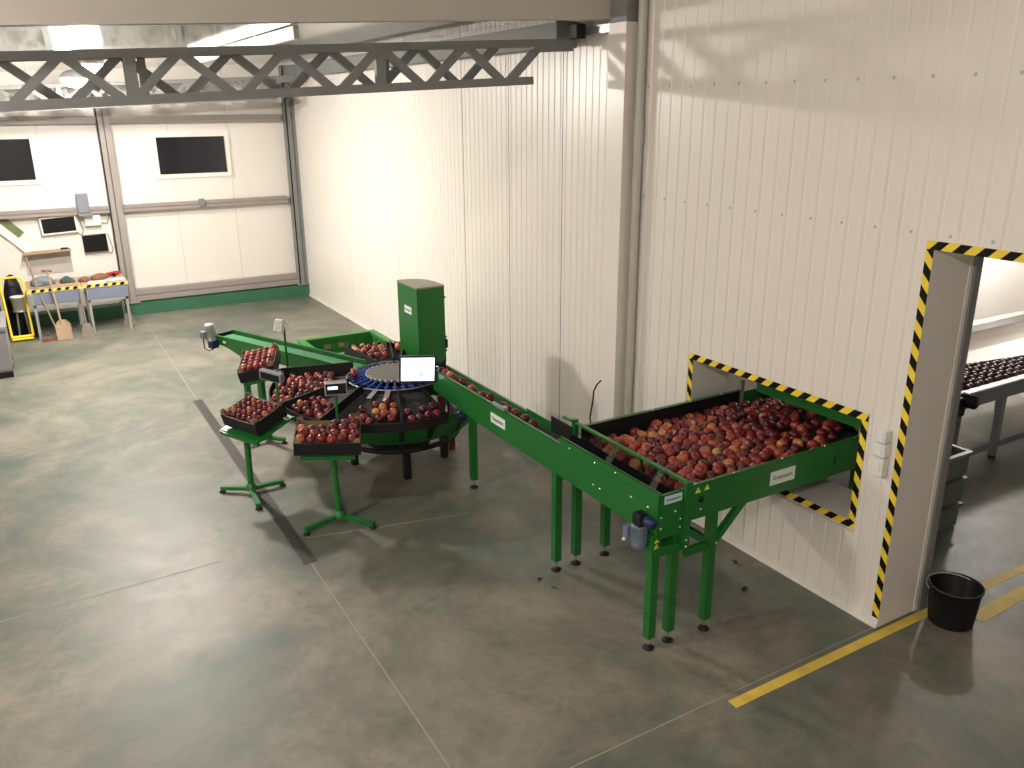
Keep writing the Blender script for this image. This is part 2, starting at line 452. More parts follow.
# ---- ceiling of the far bay (rises gently to the right) with sheet ribs, header, eaves beam
def cz(x): return 4.46 + 0.05*x
b = MB()
k = -9.0
while k < 0:
    q = min(k+0.30, 0)
    for (p, r, dz) in ((k, min(k+0.27, 0), 0.0), (min(k+0.27, 0), q, 0.0)):
        if r > p: b.add([(p,3.2,cz(p)+dz),(r,3.2,cz(r)+dz),(r,BY,cz(r)+dz),(p,BY,cz(p)+dz)], [(0,3,2,1)])
    k += 0.30
struct('ceiling', b, M['ceil'])
b = MB()
b.hexa([(-9,3.2,4.35-.45),(0,3.2,4.35),(0,3.34,4.35),(-9,3.34,4.35-.45),(-9,3.2,5.5),(0,3.2,5.5),(0,3.34,5.5),(-9,3.34,5.5)])
struct('ceiling_header', b, M['header'])
b = MB(); b.add([(-9,-6,5.3),(0.0,-6,5.3),(0.0,3.2,5.3),(-9,3.2,5.3)], [(0,3,2,1)]); struct('ceiling_near', b, M['header'])
b = MB(); b.add([(-9,-6,0),(-9,BY,0),(-9,BY,5.5),(-9,-6,5.5)], [(0,1,2,3)]); struct('wall_left', b, M['backwall'])
b = MB(); b.add([(-9,-6,0),(0,-6,0),(0,-6,5.5),(-9,-6,5.5)], [(3,2,1,0)]); struct('wall_near', b, M['backwall'])
# boxed column on the right wall, bare steel at the top; drainpipe beside it
b = MB(); b.box(-0.165, 0.0, 2.955, 3.20, 0.0, 4.30, 0); b.box(-0.160, 0.0, 2.960, 3.195, 4.30, 5.4, 1)
struct('column', b, [M['wall'], M['steel_grey']])
b = MB(); b.tube([(-0.045,2.885,0.0),(-0.045,2.885,5.3)], 0.040, 14)
dp = tag(obj('drainpipe', b, mat('pale_grey_pipe', (0.52,0.50,0.46), 0.35)), 'pale grey drainpipe running up beside the boxed white column', 'pipe')
b = MB(); b.tube([(-0.045,2.885,3.30),(-0.045,2.885,3.52)], 0.047, 14); obj('pipe_sleeve', b, bpy.data.materials['pale_grey_pipe'], dp)
# side room behind the right wall
b = MB()
b.add([(WT,3.3,0),(8,3.3,0),(8,3.3,3.2),(WT,3.3,3.2)], [(0,1,2,3)])
struct('wall_side_room_rear', b, M['wall'])
b = MB(); b.add([(8,-6,0),(8,3.3,0),(8,3.3,3.2),(8,-6,3.2)], [(3,2,1,0)]); struct('wall_side_room_right', b, M['wall'])
b = MB(); b.add([(WT,-6,3.2),(8,-6,3.2),(8,3.3,3.2),(WT,3.3,3.2)], [(0,3,2,1)]); struct('ceiling_side_room', b, M['wall'])
b = MB(); b.add([(WT,-6,0),(8,-6,0),(8,-6,3.2),(WT,-6,3.2)], [(3,2,1,0)]); struct('wall_side_room_near', b, M['wall'])

# ---- hazard tape: slanted blocks along an edge of an opening (plane x)
def hazard(a, bpt, width_dir, w, period, slant, x=-0.0025, phase=0.0):
    """a -> bpt are (y,z); blocks lean by slant along the run"""
    A, B = Vector((a[0], a[1])), Vector((bpt[0], bpt[1])); d = (B-A); Ln = d.length; d.normalize()
    wd = Vector(width_dir)*w; mb = MB(); half = period/2
    t = -half*2 + phase; k = 0
    def clip(v): return min(max(v, 0.0), Ln)
    while t < Ln + half:
        p = [A + d*clip(t), A + d*clip(t+half), A + d*clip(t+half+slant) + wd, A + d*clip(t+slant) + wd]
        if (p[0]-p[1]).length > 1e-5 or (p[2]-p[3]).length > 1e-5:
            vs = [(x, q.x, q.y) for q in p] + [(x+0.0015, q.x, q.y) for q in p]
            mb.add(vs[:4], [(0,1,2,3)], k % 2)
        t += half; k += 1
    return mb
TP = 0.150
ht = thing('hazard_tape', 'black and yellow hazard tape framing the low hatch with the feed hopper', 'hazard tape', (0, 1.18, 0.66))
def tape_part(root, mb):
    o = obj('tape_strip', mb, [M['yellow'], M['hblack']], root); o.location = -root.location
    return o
Y0, Y1, Z0, Z1 = 0.26, 2.11, 0.66, 1.555
tape_part(ht, hazard((Y1,Z1),(Y0,Z1),(0,-1),0.055,TP,-0.055))
tape_part(ht, hazard((Y1,Z0),(Y0,Z0),(0,1),0.055,TP,0.055))
tape_part(ht, hazard((Y1,Z1-.055),(Y1,Z0+.055),(-1,0),0.055,TP,0.06))
tape_part(ht, hazard((Y0,Z1-.055),(Y0,Z0+.055),(1,0),0.055,TP,-0.06))
ht2 = thing('hazard_tape', 'black and yellow hazard tape edging the tall doorway beside the bucket', 'hazard tape', (0, 0.02, 0.06))
tape_part(ht2, hazard((0.02,2.80),(-3.1,2.80),(0,-1),0.055,TP,-0.055))
tape_part(ht2, hazard((0.02,2.745),(0.02,0.07),(-1,0),0.055,TP,0.06))

# ================================================================== ROOF STEEL
def truss(label, y, back, xa, xb, zt, sl, lamp_off=0.0):
    root = thing('lattice_truss', label, 'truss', (-4.5, y, zt(-4.5)-0.4), group=None)
    def p(mb, nm):
        o = obj(nm, mb, M['steel_grey'], root); o.location = -root.location; return o
    zb = lambda x: zt(x) - 0.385
    b = MB(); b.beam((xa,y,zt(xa)-0.03),(xb,y,zt(xb)-0.03),0.06,0.06); b.beam((xa,y+back,zt(xa)-0.03),(xb,y+back,zt(xb)-0.03),0.06,0.06)
    b.beam((-0.62,y-.005,zt(-.62)-0.055),(xb,y-.005,zt(xb)-0.055),0.06,0.11)
    p(b, 'top_chord')
    b = MB(); b.beam((xa,y,zb(xa)+0.035),(-0.62,y,zb(-.62)+0.035),0.06,0.07); b.beam((xa,y+back,zb(xa)+0.03),(-0.62,y+back,zb(-.62)+0.03),0.06,0.06)
    p(b, 'bottom_chord')
    T0, per = -0.53, 0.79
    n = 0
    x = T0
    while x > xa:
        for (u, v) in ((x, x-per/2+0.07), (x-per+0.03, x-per/2-0.02)):
            b = MB(); b.beam((u,y,zt(u)-0.045),(v,y,zb(v)+0.05),0.062,0.055,(0,1,0)); p(b, 'diagonal')
            uu, vv = u-per/2, v-per/2
            b = MB(); b.beam((uu,y+back,zt(uu)-0.045),(vv,y+back,zb(vv)+0.05),0.062,0.055,(0,1,0)); p(b, 'diagonal')
        x -= per; n += 1
    b = MB(); b.beam((-0.45,y+back,zt(-.45)-.05),(-0.77,y+back,zb(-.77)+.05),0.06,0.055,(0,1,0)); p(b, 'diagonal')
    for xp in (-4.03, -2.10):
        b = MB(); b.beam((xp,y,zt(xp)-.055),(xp,y,zb(xp)+.065),0.085,0.05,(0,1,0)); b.beam((xp+.10,y+back,zt(xp)-.04),(xp+.10,y+back,zb(xp)+.04),0.05,0.05,(0,1,0)); p(b, 'post')
    return root
truss('long grey lattice truss spanning the hall closest to the camera', 3.75, 0.13, -8.97, -0.19, lambda x: 4.215 + 0.049*(x+0.19), 0)
truss('grey lattice truss beyond the nearer one, just before the windowed wall', 12.30, 0.13, -8.97, -0.19, lambda x: 4.19 + 0.045*(x+0.19), 0)
b = MB(); y0, y1 = 3.83, 12.9
b.box(-0.27,-0.10,y0,y1,4.345,4.365); b.box(-0.27,-0.10,y0,y1,4.155,4.175); b.box(-0.255,-0.235,y0,y1,4.17,4.35)
rb = tag(obj('runway_beam', b, M['steel_grey']), 'solid grey steel beam running back along the top of the white side wall', 'beam')
b = MB(); b.box(-0.31,-0.08,y0-0.012,y0,4.14,4.375); obj('end_plate', b, M['steel_grey'], rb)
for yy in (4.6,6.8,9.0,11.2):
    b = MB(); b.box(-0.10,0.0,yy,yy+0.08,4.18,4.34); obj('wall_bracket', b, M['steel_grey'], rb)
b = MB(); b.bbox((-0.18,3.66,4.27),(0.10,0.12,0.13),None,0.01); obj('buffer', b, M['black'], rb)
b = MB(); b.box(-0.10,-0.07,3.2,3.80,4.24,4.30); b.box(-0.12,-0.05,3.2,3.80,4.30,4.31); obj('rail_stub', b, M['galv'], rb)
# duct under the ceiling
b = MB(); b.bbox((-2.445,7.37,4.272),(0.05,5.0,0.118),None,0.004)
du = tag(obj('ceiling_duct', b, M['white']), 'slim white duct running lengthwise under the ceiling', 'duct')
for yy in (6.2, 9.2):
    b = MB(); b.box(-2.475,-2.415,yy,yy+0.04,4.205,4.334); obj('duct_strap', b, M['galv'], du)

# lamps
def bell_lamp(label, x, y, z, glow, ceil, group=None, r=0.19):
    root = thing('ceiling_lamp', label, 'lamp', (x, y, z), group=group)
    b = MB(); b.lathe([(r,0.0),(r*0.97,0.03),(r*0.72,0.085),(r*0.35,0.115),(0.001,0.12)], 24); obj('lamp_shade', b, M['silver'], root)
    b = MB(); b.lathe([(0.001,-0.12),(r*0.35,-0.112),(r*0.66,-0.085),(r*0.88,-0.04),(r*0.96,0.008)], 24); obj('lamp_diffuser', b, glow, root)
    b = MB(); b.tube([(0,0,0.11),(0,0,ceil-z-0.001)], 0.012, 8); obj('hanger', b, M['galv'], root)
    return root
bell_lamp('bright bell lamp under the ceiling, the nearer of two glowing behind the front truss', -3.85, 8.6, 4.13, M['lamp_glow'], cz(-3.85))
bell_lamp('bright bell lamp under the ceiling, the farther of two glowing behind the front truss', -3.88, 11.0, 4.05, M['lamp_far'], cz(-3.88))
bell_lamp('bell lamp over the near bay, out of the picture to the upper left', -7.2, 2.0, 4.6, M['lamp_near'], 5.3)
bell_lamp('bell lamp over the near bay, behind the camera', -5.6, -3.4, 4.6, M['lamp_rear'], 5.3)
bell_lamp('bell lamp of the room behind the white wall', 6.1, 2.72, 2.9, M['lamp_side'], 3.2)

# ================================================================== MACHINE HELPERS
def levelling_leg(b_leg, x, y, ztop, w=0.062):
    b_leg.box(x-w/2, x+w/2, y-w/2, y+w/2, 0.09, ztop)
def foot_mb(x, y):
    b = MB(); b.lathe([(0.001,0.0),(0.040,0.0),(0.042,0.008),(0.024,0.020),(0.012,0.026)], 16, (x,y,0), None, 0)
    b.tube([(x,y,0.02),(x,y,0.10)], 0.010, 8, 1); return b
def bolts(root, pts, axis='y', m=None):
    for p in pts:
        b = MB(); R = Euler((PI/2,0,0)).to_matrix() if axis == 'y' else (Euler((0,-PI/2,0)).to_matrix() if axis == 'x' else Matrix.Identity(3))
        b.lathe([(0.010,0.0),(0.009,0.006),(0.001,0.008)], 8, p, R)
        o = obj('bolt', b, M['chrome'], root); o.location = -root.location
def sign(root, c, face, w, h, txt, size, plate='label', ink='ink'):
    s_ = obj('sign_plate', one('bbox', (0,0,0), (w,h,0.002)), M[plate], root)
    s_.location = Vector(c) - root.location; s_.rotation_euler = face
    t = link('lettering', text_mesh(txt, size, M[ink], 0.0006), s_, (0,0,0.0022))
    return s_
def warn(root, c, face, s=0.045):
    b = MB(); b.prism([(-s/2,-s*0.43),(s/2,-s*0.43),(0,s*0.43)], 0, 0.0015)
    o = obj('warning_sticker', b, M['wyellow'], root); o.location = Vector(c)-root.location; o.rotation_euler = face
    b = MB(); b.box(-s*.05,s*.05,-s*.12,s*.18,0.0016,0.0022); b.box(-s*.05,s*.05,-s*.28,-s*.18,0.0016,0.0022)
    obj('exclamation_mark', b, M['hblack'], o)
def W(root, name, mb, mats):
    o = obj(name, mb, mats, root); o.location = -root.location; return o
def gear_motor(root, c, name='gear_motor', down=True, cover=True, tilt=None):
    """vertical motor with gear block; c is top of the gear block at the machine side"""
    x, y, z = c
    b = MB(); b.bbox((x,y,z-0.05),(0.080,0.085,0.09),None,0.012,0)
    b.lathe([(0.001,0.055),(0.032,0.052),(0.038,0.0),(0.038,-0.02)], 18, (x+0.02,y-0.06,z-0.05), Euler((PI/2,0,0)).to_matrix(), 1)
    g = W(root, name, b, [M['black'], M['blue']])
    prof = [(0.001,-0.262),(0.040,-0.260),(0.051,-0.25),(0.053,-0.222),(0.053,-0.218),(0.050,-0.216),(0.050,-0.11),(0.053,-0.105),(0.053,-0.092),(0.001,-0.092)]
    b = MB(); b.lathe(prof, 24, (x-0.005,y,z))
    for k in range(20):
        a = 2*PI*k/20
        b.beam((x-0.005+0.050*math.cos(a), y+0.050*math.sin(a), z-0.21),(x-0.005+0.050*math.cos(a), y+0.050*math.sin(a), z-0.115),0.006,0.012,(math.cos(a),math.sin(a),0))
    obj('motor_body', b, M['motor'], g)
    b = MB(); b.bbox((x-0.03,y+0.075,z-0.165),(0.07,0.05,0.09),None,0.006); obj('terminal_box', b, M['motor'], g)
    b = MB(); b.tube([(x-0.06,y+0.08,z-0.215),(x-0.075,y+0.08,z-0.225)],0.012,8); obj('cable_gland', b, M['white'], g)
    return g

# ================================================================== MAIN CONVEYOR
cx0, cx1, cy0, cy1 = -1.60, -1.375, 0.58, 4.20
BELT = 1.065
cv = thing('sorting_conveyor', 'long narrow green belt conveyor carrying a single file of apples to the carousel', 'conveyor', (-1.46, 2.5, 0))
b = MB()
# near side plate, folded top lip
b.add([], [])
def plate_x(b, x, t, ya, yb, za, zb, zb2=None):
    b.box(x, x+t, ya, yb, za, zb)
b.box(cx0, cx0+0.004, cy0, 3.10, 0.885, 1.150)
b.hexa([(cx0,3.10,0.885),(cx0+.004,3.10,0.885),(cx0+.004,4.02,0.94),(cx0,4.02,0.94),(cx0,3.10,1.15),(cx0+.004,3.10,1.15),(cx0+.004,4.02,1.15),(cx0,4.02,1.15)])
b.box(cx0, cx0+0.030, 1.74, 4.02, 1.146, 1.150)
b.box(cx0+.004, cx0+0.020, cy0, 3.10, 0.885, 0.889)
W(cv, 'side_panel', b, M['green'])
b = MB(); b.box(cx0+0.006, cx0+0.010, cy0, 1.75, 1.10, 1.212); b.box(cx0+0.006, cx0+0.022, cy0, 1.75, 1.208, 1.212)
W(cv, 'guard_plate', b, M['green'])
b = MB(); b.box(cx1-0.004, cx1, cy0, cy1, 0.885, 1.11); b.box(cx1-0.004, cx1+0.024, 2.30, cy1, 1.106, 1.110); b.box(cx1-0.004,cx1,2.20,2.60,1.11,1.14)
W(cv, 'side_panel', b, M['green'])
b = MB(); b.box(cx0+0.006, cx1-0.006, cy0, cy0+0.004, 0.870, 1.190); b.box(cx0, cx1, cy0, cy0+0.02, 1.186, 1.192)
W(cv, 'end_panel', b, M['green'])
# belt loop with rounded ends
b = MB(); R = 0.05; xa, xb = cx0+0.012, cx1-0.012; ring = []
n = 8
for k in range(n+1):
    a = PI/2 + PI*k/n; ring.append((cy0+0.07 + R*math.cos(a), BELT-R + R*math.sin(a)))
for k in range(n+1):
    a = -PI/2 + PI*k/n; ring.append((cy1-0.06 + R*math.cos(a), BELT-R + R*math.sin(a)))
m_ = len(ring)
b.add([(xa,y,z) for y,z in ring] + [(xb,y,z) for y,z in ring], [(i,(i+1)%m_,(i+1)%m_+m_,i+m_) for i in range(m_)])
W(cv, 'belt', b, M['belt'])
# guide divider on the belt behind the guard and black flap
b = MB(); b.box(cx1-0.012,cx1-0.008,1.90,2.20,1.07,1.20); W(cv, 'rubber_flap', b, M['black'])
# transfer slope from hopper and clear pane
b = MB(); b.hexa([(-1.385,0.60,1.135),(-1.455,0.60,1.085),(-1.455,1.88,1.085),(-1.385,1.88,1.135),(-1.38,0.60,1.14),(-1.45,0.60,1.09),(-1.45,1.88,1.09),(-1.38,1.88,1.14)])
W(cv, 'transfer_slope', b, M['slope'])
# post and top rail at the hopper side
b = MB(); b.box(-1.388,-1.330,0.555,0.585,0.745,1.245); W(cv, 'corner_post', b, M['green'])
b = MB(); b.box(-1.372,-1.334,1.88,1.92,1.02,1.262); W(cv, 'corner_post', b, M['green'])
b = MB(); b.box(-1.372,-1.342,0.57,2.05,1.228,1.245); W(cv, 'guard_rail', b, M['green'])
b = MB(); b.box(-1.368,-1.364,0.60,1.87,1.142,1.222); W(cv, 'clear_pane', b, M['clear'])
for yy in (1.31, 0.80):
    b = MB(); b.hexa([(-1.372,yy,1.22),(-1.46,yy-.01,1.095),(-1.46,yy+.06,1.095),(-1.372,yy+.06,1.22),(-1.374,yy,1.225),(-1.462,yy-.01,1.10),(-1.462,yy+.06,1.10),(-1.374,yy+.06,1.225)])
    W(cv, 'clear_flap', b, M['clear'])
    b = MB(); b.bbox((-1.375,yy+.03,1.185),(0.006,0.05,0.03),None,0.002); W(cv, 'flap_clip', b, M['chrome'])
# legs
for (x, y, zt_) in ((-1.58,0.63,0.90),(-1.408,0.63,0.90),(-1.56,1.84,0.90),(-1.365,1.84,0.90),(-1.40,3.58,0.92)):
    b = MB(); levelling_leg(b, x, y, zt_); lg = W(cv, 'leg', b, M['green'])
    obj('foot', foot_mb(x, y), [M['black'], M['chrome']], lg)
b = MB(); b.box(-1.555,-1.42,1.825,1.855,0.80,0.85); W(cv, 'cross_bar', b, M['green'])
b = MB(); b.box(-1.60,-1.35,0.585,0.60,0.735,0.80); b.box(-1.60,-1.35,0.66,0.675,0.735,0.80); W(cv, 'cross_bar', b, M['green'])
b = MB(); b.box(-1.615,-1.545,0.60,0.68,0.72,0.90); W(cv, 'leg_bracket', b, M['green'])
b = MB(); b.tube([(-1.58,0.66,0.855),(-1.39,0.66,0.855)],0.045,16); W(cv, 'drive_roller', b, M['black'])
gear_motor(cv, (-1.655,0.690,1.05))
bolts(cv, [(-1.57,cy0,1.03),(-1.45,cy0,1.05),(-1.57,cy0,0.95),(-1.40,cy0,0.98),(-1.40,cy0,0.92),(-1.36,.555,0.82),(-1.36,.555,0.77)], 'y')
bolts(cv, [(cx0,0.68,1.075),(cx0,0.86,1.075),(cx0,0.66,0.93),(cx0+.006,1.05,1.18),(cx0+.006,1.30,1.16),(cx0+.006,1.62,1.16),(cx0,1.22,0.99),(cx0,1.30,0.99)], 'x')
sign(cv, (cx0-.002,2.715,1.030), FACE_NX, 0.25, 0.09, 'Greensort', 0.048)
sign(cv, (-1.475,cy0-.002,1.150), FACE_NY, 0.150, 0.058, 'Greensort', 0.029, 'bluelabel')
warn(cv, (-1.582,0.597,0.86), FACE_NY, 0.04); warn(cv, (-1.582,0.597,0.815), FACE_NY, 0.045)
b = MB(); b.bbox((-1.585,2.70,1.168),(0.045,0.20,0.034),None,0.005); ls = W(cv, 'sensor_bracket', b, M['silver'])
b = MB(); b.bbox((-1.575,2.74,1.192),(0.026,0.15,0.014),None,0.004); obj('sensor', b, M['black'], ls)
# motor box with cables at the carousel end
b = MB(); b.bbox((-1.38,4.02,0.66),(0.07,0.12,0.20),Euler((0.25,0,0)).to_matrix(),0.008); mb_ = W(cv, 'drive_box', b, M['silver'])
b = MB(); b.lathe([(0.001,0.08),(0.05,0.075),(0.055,0.0),(0.001,-0.01)],16,(-1.40,3.86,0.69),Euler((PI/2,0,0)).to_matrix()); obj('fan_cover', b, M['blue'], mb_)
b = MB(); b.tube([(-1.42,3.83,0.62),(-1.43,3.88,0.52),(-1.42,4.0,0.44),(-1.40,4.10,0.40),(-1.38,4.12,0.33),(-1.37,4.05,0.30)],0.008,8); obj('motor_cable', b, M['black'], mb_)
b = MB(); b.beam((-1.38,4.02,0.74),(-1.38,4.02,0.93),0.05,0.05); obj('motor_mount', b, M['green'], mb_)
b = MB(); b.hexa([(-1.48,4.14,1.07),(-1.385,4.17,1.07),(-1.385,4.18,1.07),(-1.48,4.15,1.07),(-1.48,4.14,1.15),(-1.385,4.17,1.19),(-1.385,4.18,1.19),(-1.48,4.15,1.15)])
W(cv, 'stop_plate', b, M['black'])

# ================================================================== FEED HOPPER
hx0, hx1, hy0, hy1, hz0, hz1 = -1.325, 0.42, 0.575, 1.86, 0.945, 1.205
HB = 1.045
hp = thing('feed_hopper', 'wide green feed hopper table full of apples pushed through the wall hatch', 'hopper', (-0.4, 1.2, 0))
b = MB(); b.box(hx0,hx1,hy0,hy0+0.004,hz0,hz1); b.hexa([(hx0,hy0,hz1-.004),(hx1,hy0,hz1-.004),(hx1,hy0+.04,hz1-.012),(hx0,hy0+.04,hz1-.012),(hx0,hy0,hz1),(hx1,hy0,hz1),(hx1,hy0+.04,hz1-.008),(hx0,hy0+.04,hz1-.008)])
W(hp, 'side_panel', b, M['green'])
b = MB(); b.box(hx0,hx1,hy1-0.004,hy1,hz0,hz1+.01); b.box(hx0,hx1,hy1-0.03,hy1+.004,hz1+.006,hz1+.010); W(hp, 'side_panel', b, M['green'])
b = MB(); b.box(hx0,hx1,hy1-0.016,hy1-0.006,HB,hz1-.002); W(hp, 'rubber_lining', b, M['black'])
b = MB(); b.box(hx0,hx1,hy0+0.006,hy0+0.014,HB,hz1-.02); W(hp, 'rubber_lining', b, M['black'])
b = MB(); b.box(hx0,hx1+0.60,hy0+0.016,hy1-0.018,HB-0.02,HB); b.box(hx0,hx1+.60,hy0+0.016,hy1-0.018,HB-0.09,HB-.07)
for xx in (hx0+.045, hx1+.55): b.tube([(xx,hy0+.018,HB-.045),(xx,hy1-.02,HB-.045)],0.044,14)
W(hp, 'belt', b, M['belt'])
b = MB(); b.box(0.34,0.344,0.545,1.62,1.275,1.60); b.box(0.344,1.30,0.545,1.62,1.596,1.60); b.box(0.344,1.30,0.545,0.549,1.275,1.60); b.box(0.344,1.30,1.616,1.62,1.275,1.60); b.box(1.296,1.30,0.545,1.62,0.95,1.60); W(hp, 'feed_plate_shade_box', b, M['green'])  # unseen top, sides and back added behind the front plate to block backlight
for yy in (hy0-.004, hy1-.026):
    b = MB(); b.box(0.38,0.42,yy,yy+0.03,hz0+.02,1.30); W(hp, 'gate_post', b, M['steel_grey'])
    b = MB(); b.box(0.42,1.08 if yy < 1 else 1.70,yy+.012,yy+.016,hz0,1.19); W(hp, 'side_panel', b, M['green'])
for (x, y, zt_) in ((-1.09,0.605,0.96),(-1.07,1.84,0.96),(1.05,0.607,0.96),(1.64,1.49,0.96)):
    b = MB(); levelling_leg(b, x, y, zt_); lg = W(hp, 'leg', b, M['green']); obj('foot', foot_mb(x, y), [M['black'], M['chrome']], lg)
for y in (0.605, 1.84):
    b = MB(); b.beam((-1.06,y,0.70),(-0.79,y,0.965),0.04,0.05); W(hp, 'diagonal_brace', b, M['green'])
b = MB(); b.box(-1.10,-1.07,0.64,1.81,0.665,0.725); W(hp, 'cross_bar', b, M['green'])
b = MB(); b.box(-1.33,-1.12,0.585,0.615,0.665,0.725); W(hp, 'cross_bar', b, M['green'])
b = MB(); b.box(1.60,1.68,1.46,1.85,0.955,0.985); W(hp, 'cross_bar', b, M['green'])
b = MB(); b.box(hx0+.05,hx1-.02,0.70,0.74,0.945,0.97); b.box(hx0+.05,hx1-.02,1.68,1.72,0.945,0.97); W(hp, 'under_frame', b, M['green'])
sign(hp, (-0.452,hy0-.002,1.075), FACE_NY, 0.25, 0.105, 'Greensort', 0.047)
warn(hp, (-1.265,hy0-.002,1.162), FACE_NY, 0.05); warn(hp, (-1.185,hy0-.002,1.165), FACE_NY, 0.045)
b = MB(); b.lathe([(0.024,0.0),(0.024,0.004),(0.010,0.006),(0.010,0.012),(0.001,0.013)],16,(-1.23,hy0,1.085),Euler((PI/2,0,0)).to_matrix()); W(hp, 'shaft_hole', b, M['black'])
bolts(hp, [(-1.27,hy0+.02,hz1-.005),(-0.92,hy0+.02,hz1-.005),(-0.45,hy0+.02,hz1-.005),(0.0,hy0+.02,hz1-.005),(0.33,hy0+.02,hz1-.005)], 'z')
bolts(hp, [(-1.23,hy0,1.01),(-1.06,0.572,0.705)], 'y')
bolts(hp, [(-0.62,hy1-.02,hz1+.01),(-0.2,hy1-.02,hz1+.01),(0.15,hy1-.02,hz1+.01)], 'z')
b = MB(); b.box(0.10,0.108,hy0-.003,hy0,1.03,1.10); W(hp, 'slot', b, M['black'])

# ================================================================== APPLES
def apple_profile(r):
    pts = []
    for k in range(13):
        t = PI*k/12
        rr = math.sin(t); zz = math.cos(t)
        dip = 0.30*math.exp(-((t)/0.42)**2) ; dipb = 0.20*math.exp(-((PI-t)/0.40)**2)
        z = zz - dip + dipb
        rad = rr*(1.0 + 0.05*math.cos(t))
        pts.append((max(rad, 0.0005)*r, z*r*0.93))
    return pts
def apple_mesh(r, m, n=14):
    b = MB(); b.lathe(apple_profile(r)[::-1], n); return b.mesh('apple', m)
AR = 0.042
A_ME = apple_mesh(AR, M['apple'])
sb = MB(); sb.tube([(0,0,AR*0.58),(0.002,0,AR*0.85),(0.006,0,AR*1.12)],[0.0022,0.0018,0.0022],5)
STEM_ME = sb.mesh('stem', M['stem'])
ALL = []   # (pos, radius, label, group)
def put(pos, label, group, r=AR, stem=False): ALL.append((tuple(pos), r, label, group, stem))

def relax(n, x0, x1, y0, y1, z0, r, gap, seed, zmax=None, it=500, init_z=0.16):
    """settle n spheres of radius about r into the box; gap(x,y) -> preference 0..1"""
    g = np.random.default_rng(seed)
    P = []
    while len(P) < n:
        x, y = g.uniform(x0+r, x1-r), g.uniform(y0+r, y1-r)
        if g.random() < gap(x, y): P.append((x, y, z0 + r + g.uniform(0, init_z)))
    P = np.array(P); RR = r*g.uniform(0.90,1.08,n); SR = RR[:,None]+RR[None,:]
    for k in range(it):
        P[:,2] -= 0.004 if k < it*0.8 else 0.001
        for _ in range(2):
            D = P[:,None,:]-P[None,:,:]
            d = np.sqrt((D**2).sum(-1)) + np.eye(n)*9
            ov = np.clip(SR*1.004 - d, 0, None)
            P += 0.42*(D/d[:,:,None]*ov[:,:,None]).sum(1)
            P[:,0] = np.clip(P[:,0], x0+r, x1-r); P[:,1] = np.clip(P[:,1], y0+r, y1-r)
            P[:,2] = np.clip(P[:,2], z0+RR, None)
    return P, RR
def hop_gap(x, y):
    v = 1.0
    if x > -0.05 and y < 1.35 and y > 0.95 and x < 0.28: v = 0.4
    if x > 0.0 and y < 0.9: v = 0.55
    if -0.95 < x < -0.70 and y < 0.80: v = 0.05
    if x < -1.0 and y > 1.60: v = 0.6
    if x > 0.40: v *= 0.65
    if y > 1.3 and x < 0.2: v *= 1.0
    return v
HR = 0.0455
HOP, HRR = relax(250, hx0+0.01, hx1+0.42, hy0+0.02, hy1-0.022, HB, HR, hop_gap, 21)
for p, HR in zip(HOP, HRR): put(p, 'red apple lying loose among the many in the wide green feed hopper', 'apples in the feed hopper', HR)
for y in (4.06,3.975,3.89,3.805,3.72,3.635,3.40,3.19,3.09,2.83,2.72,2.62,2.46,2.32):
    put((-1.482+rng.uniform(-.012,.012), y, BELT+AR+.001), 'red apple riding in single file on the narrow green belt conveyor', 'apples on the belt conveyor', AR)
put((-1.52,1.845,BELT+AR+.001), 'red apple on the belt conveyor just before the tall guard plate begins', 'apples on the belt conveyor')
put((-1.515,1.33,BELT+AR+.001), 'red apple under the farther clear flap on the belt conveyor', 'apples on the belt conveyor', AR)
put((-1.525,0.74,BELT+AR+.001), 'red apple at the very front end of the belt conveyor, by the blue label', 'apples on the belt conveyor')
put((-1.505,1.70,BELT+AR+.001), 'yellowish red apple behind the clear pane at the rail\'s far end', 'apples on the belt conveyor')

# ================================================================== CAROUSEL
CC = Vector((-1.77, 4.59, 0)); RI, RO = 0.50, 1.20
ca = thing('sorting_carousel', 'round green and black apple sorting carousel with sloping black trays and grey centre disc', 'sorting machine', CC)
def pol(r, deg, z): return Vector((r*math.cos(math.radians(deg)), r*math.sin(math.radians(deg)), z))
Z0T = 0.925
def obj0(name, mb, mats, par=ca): return obj(name, mb, mats, par)
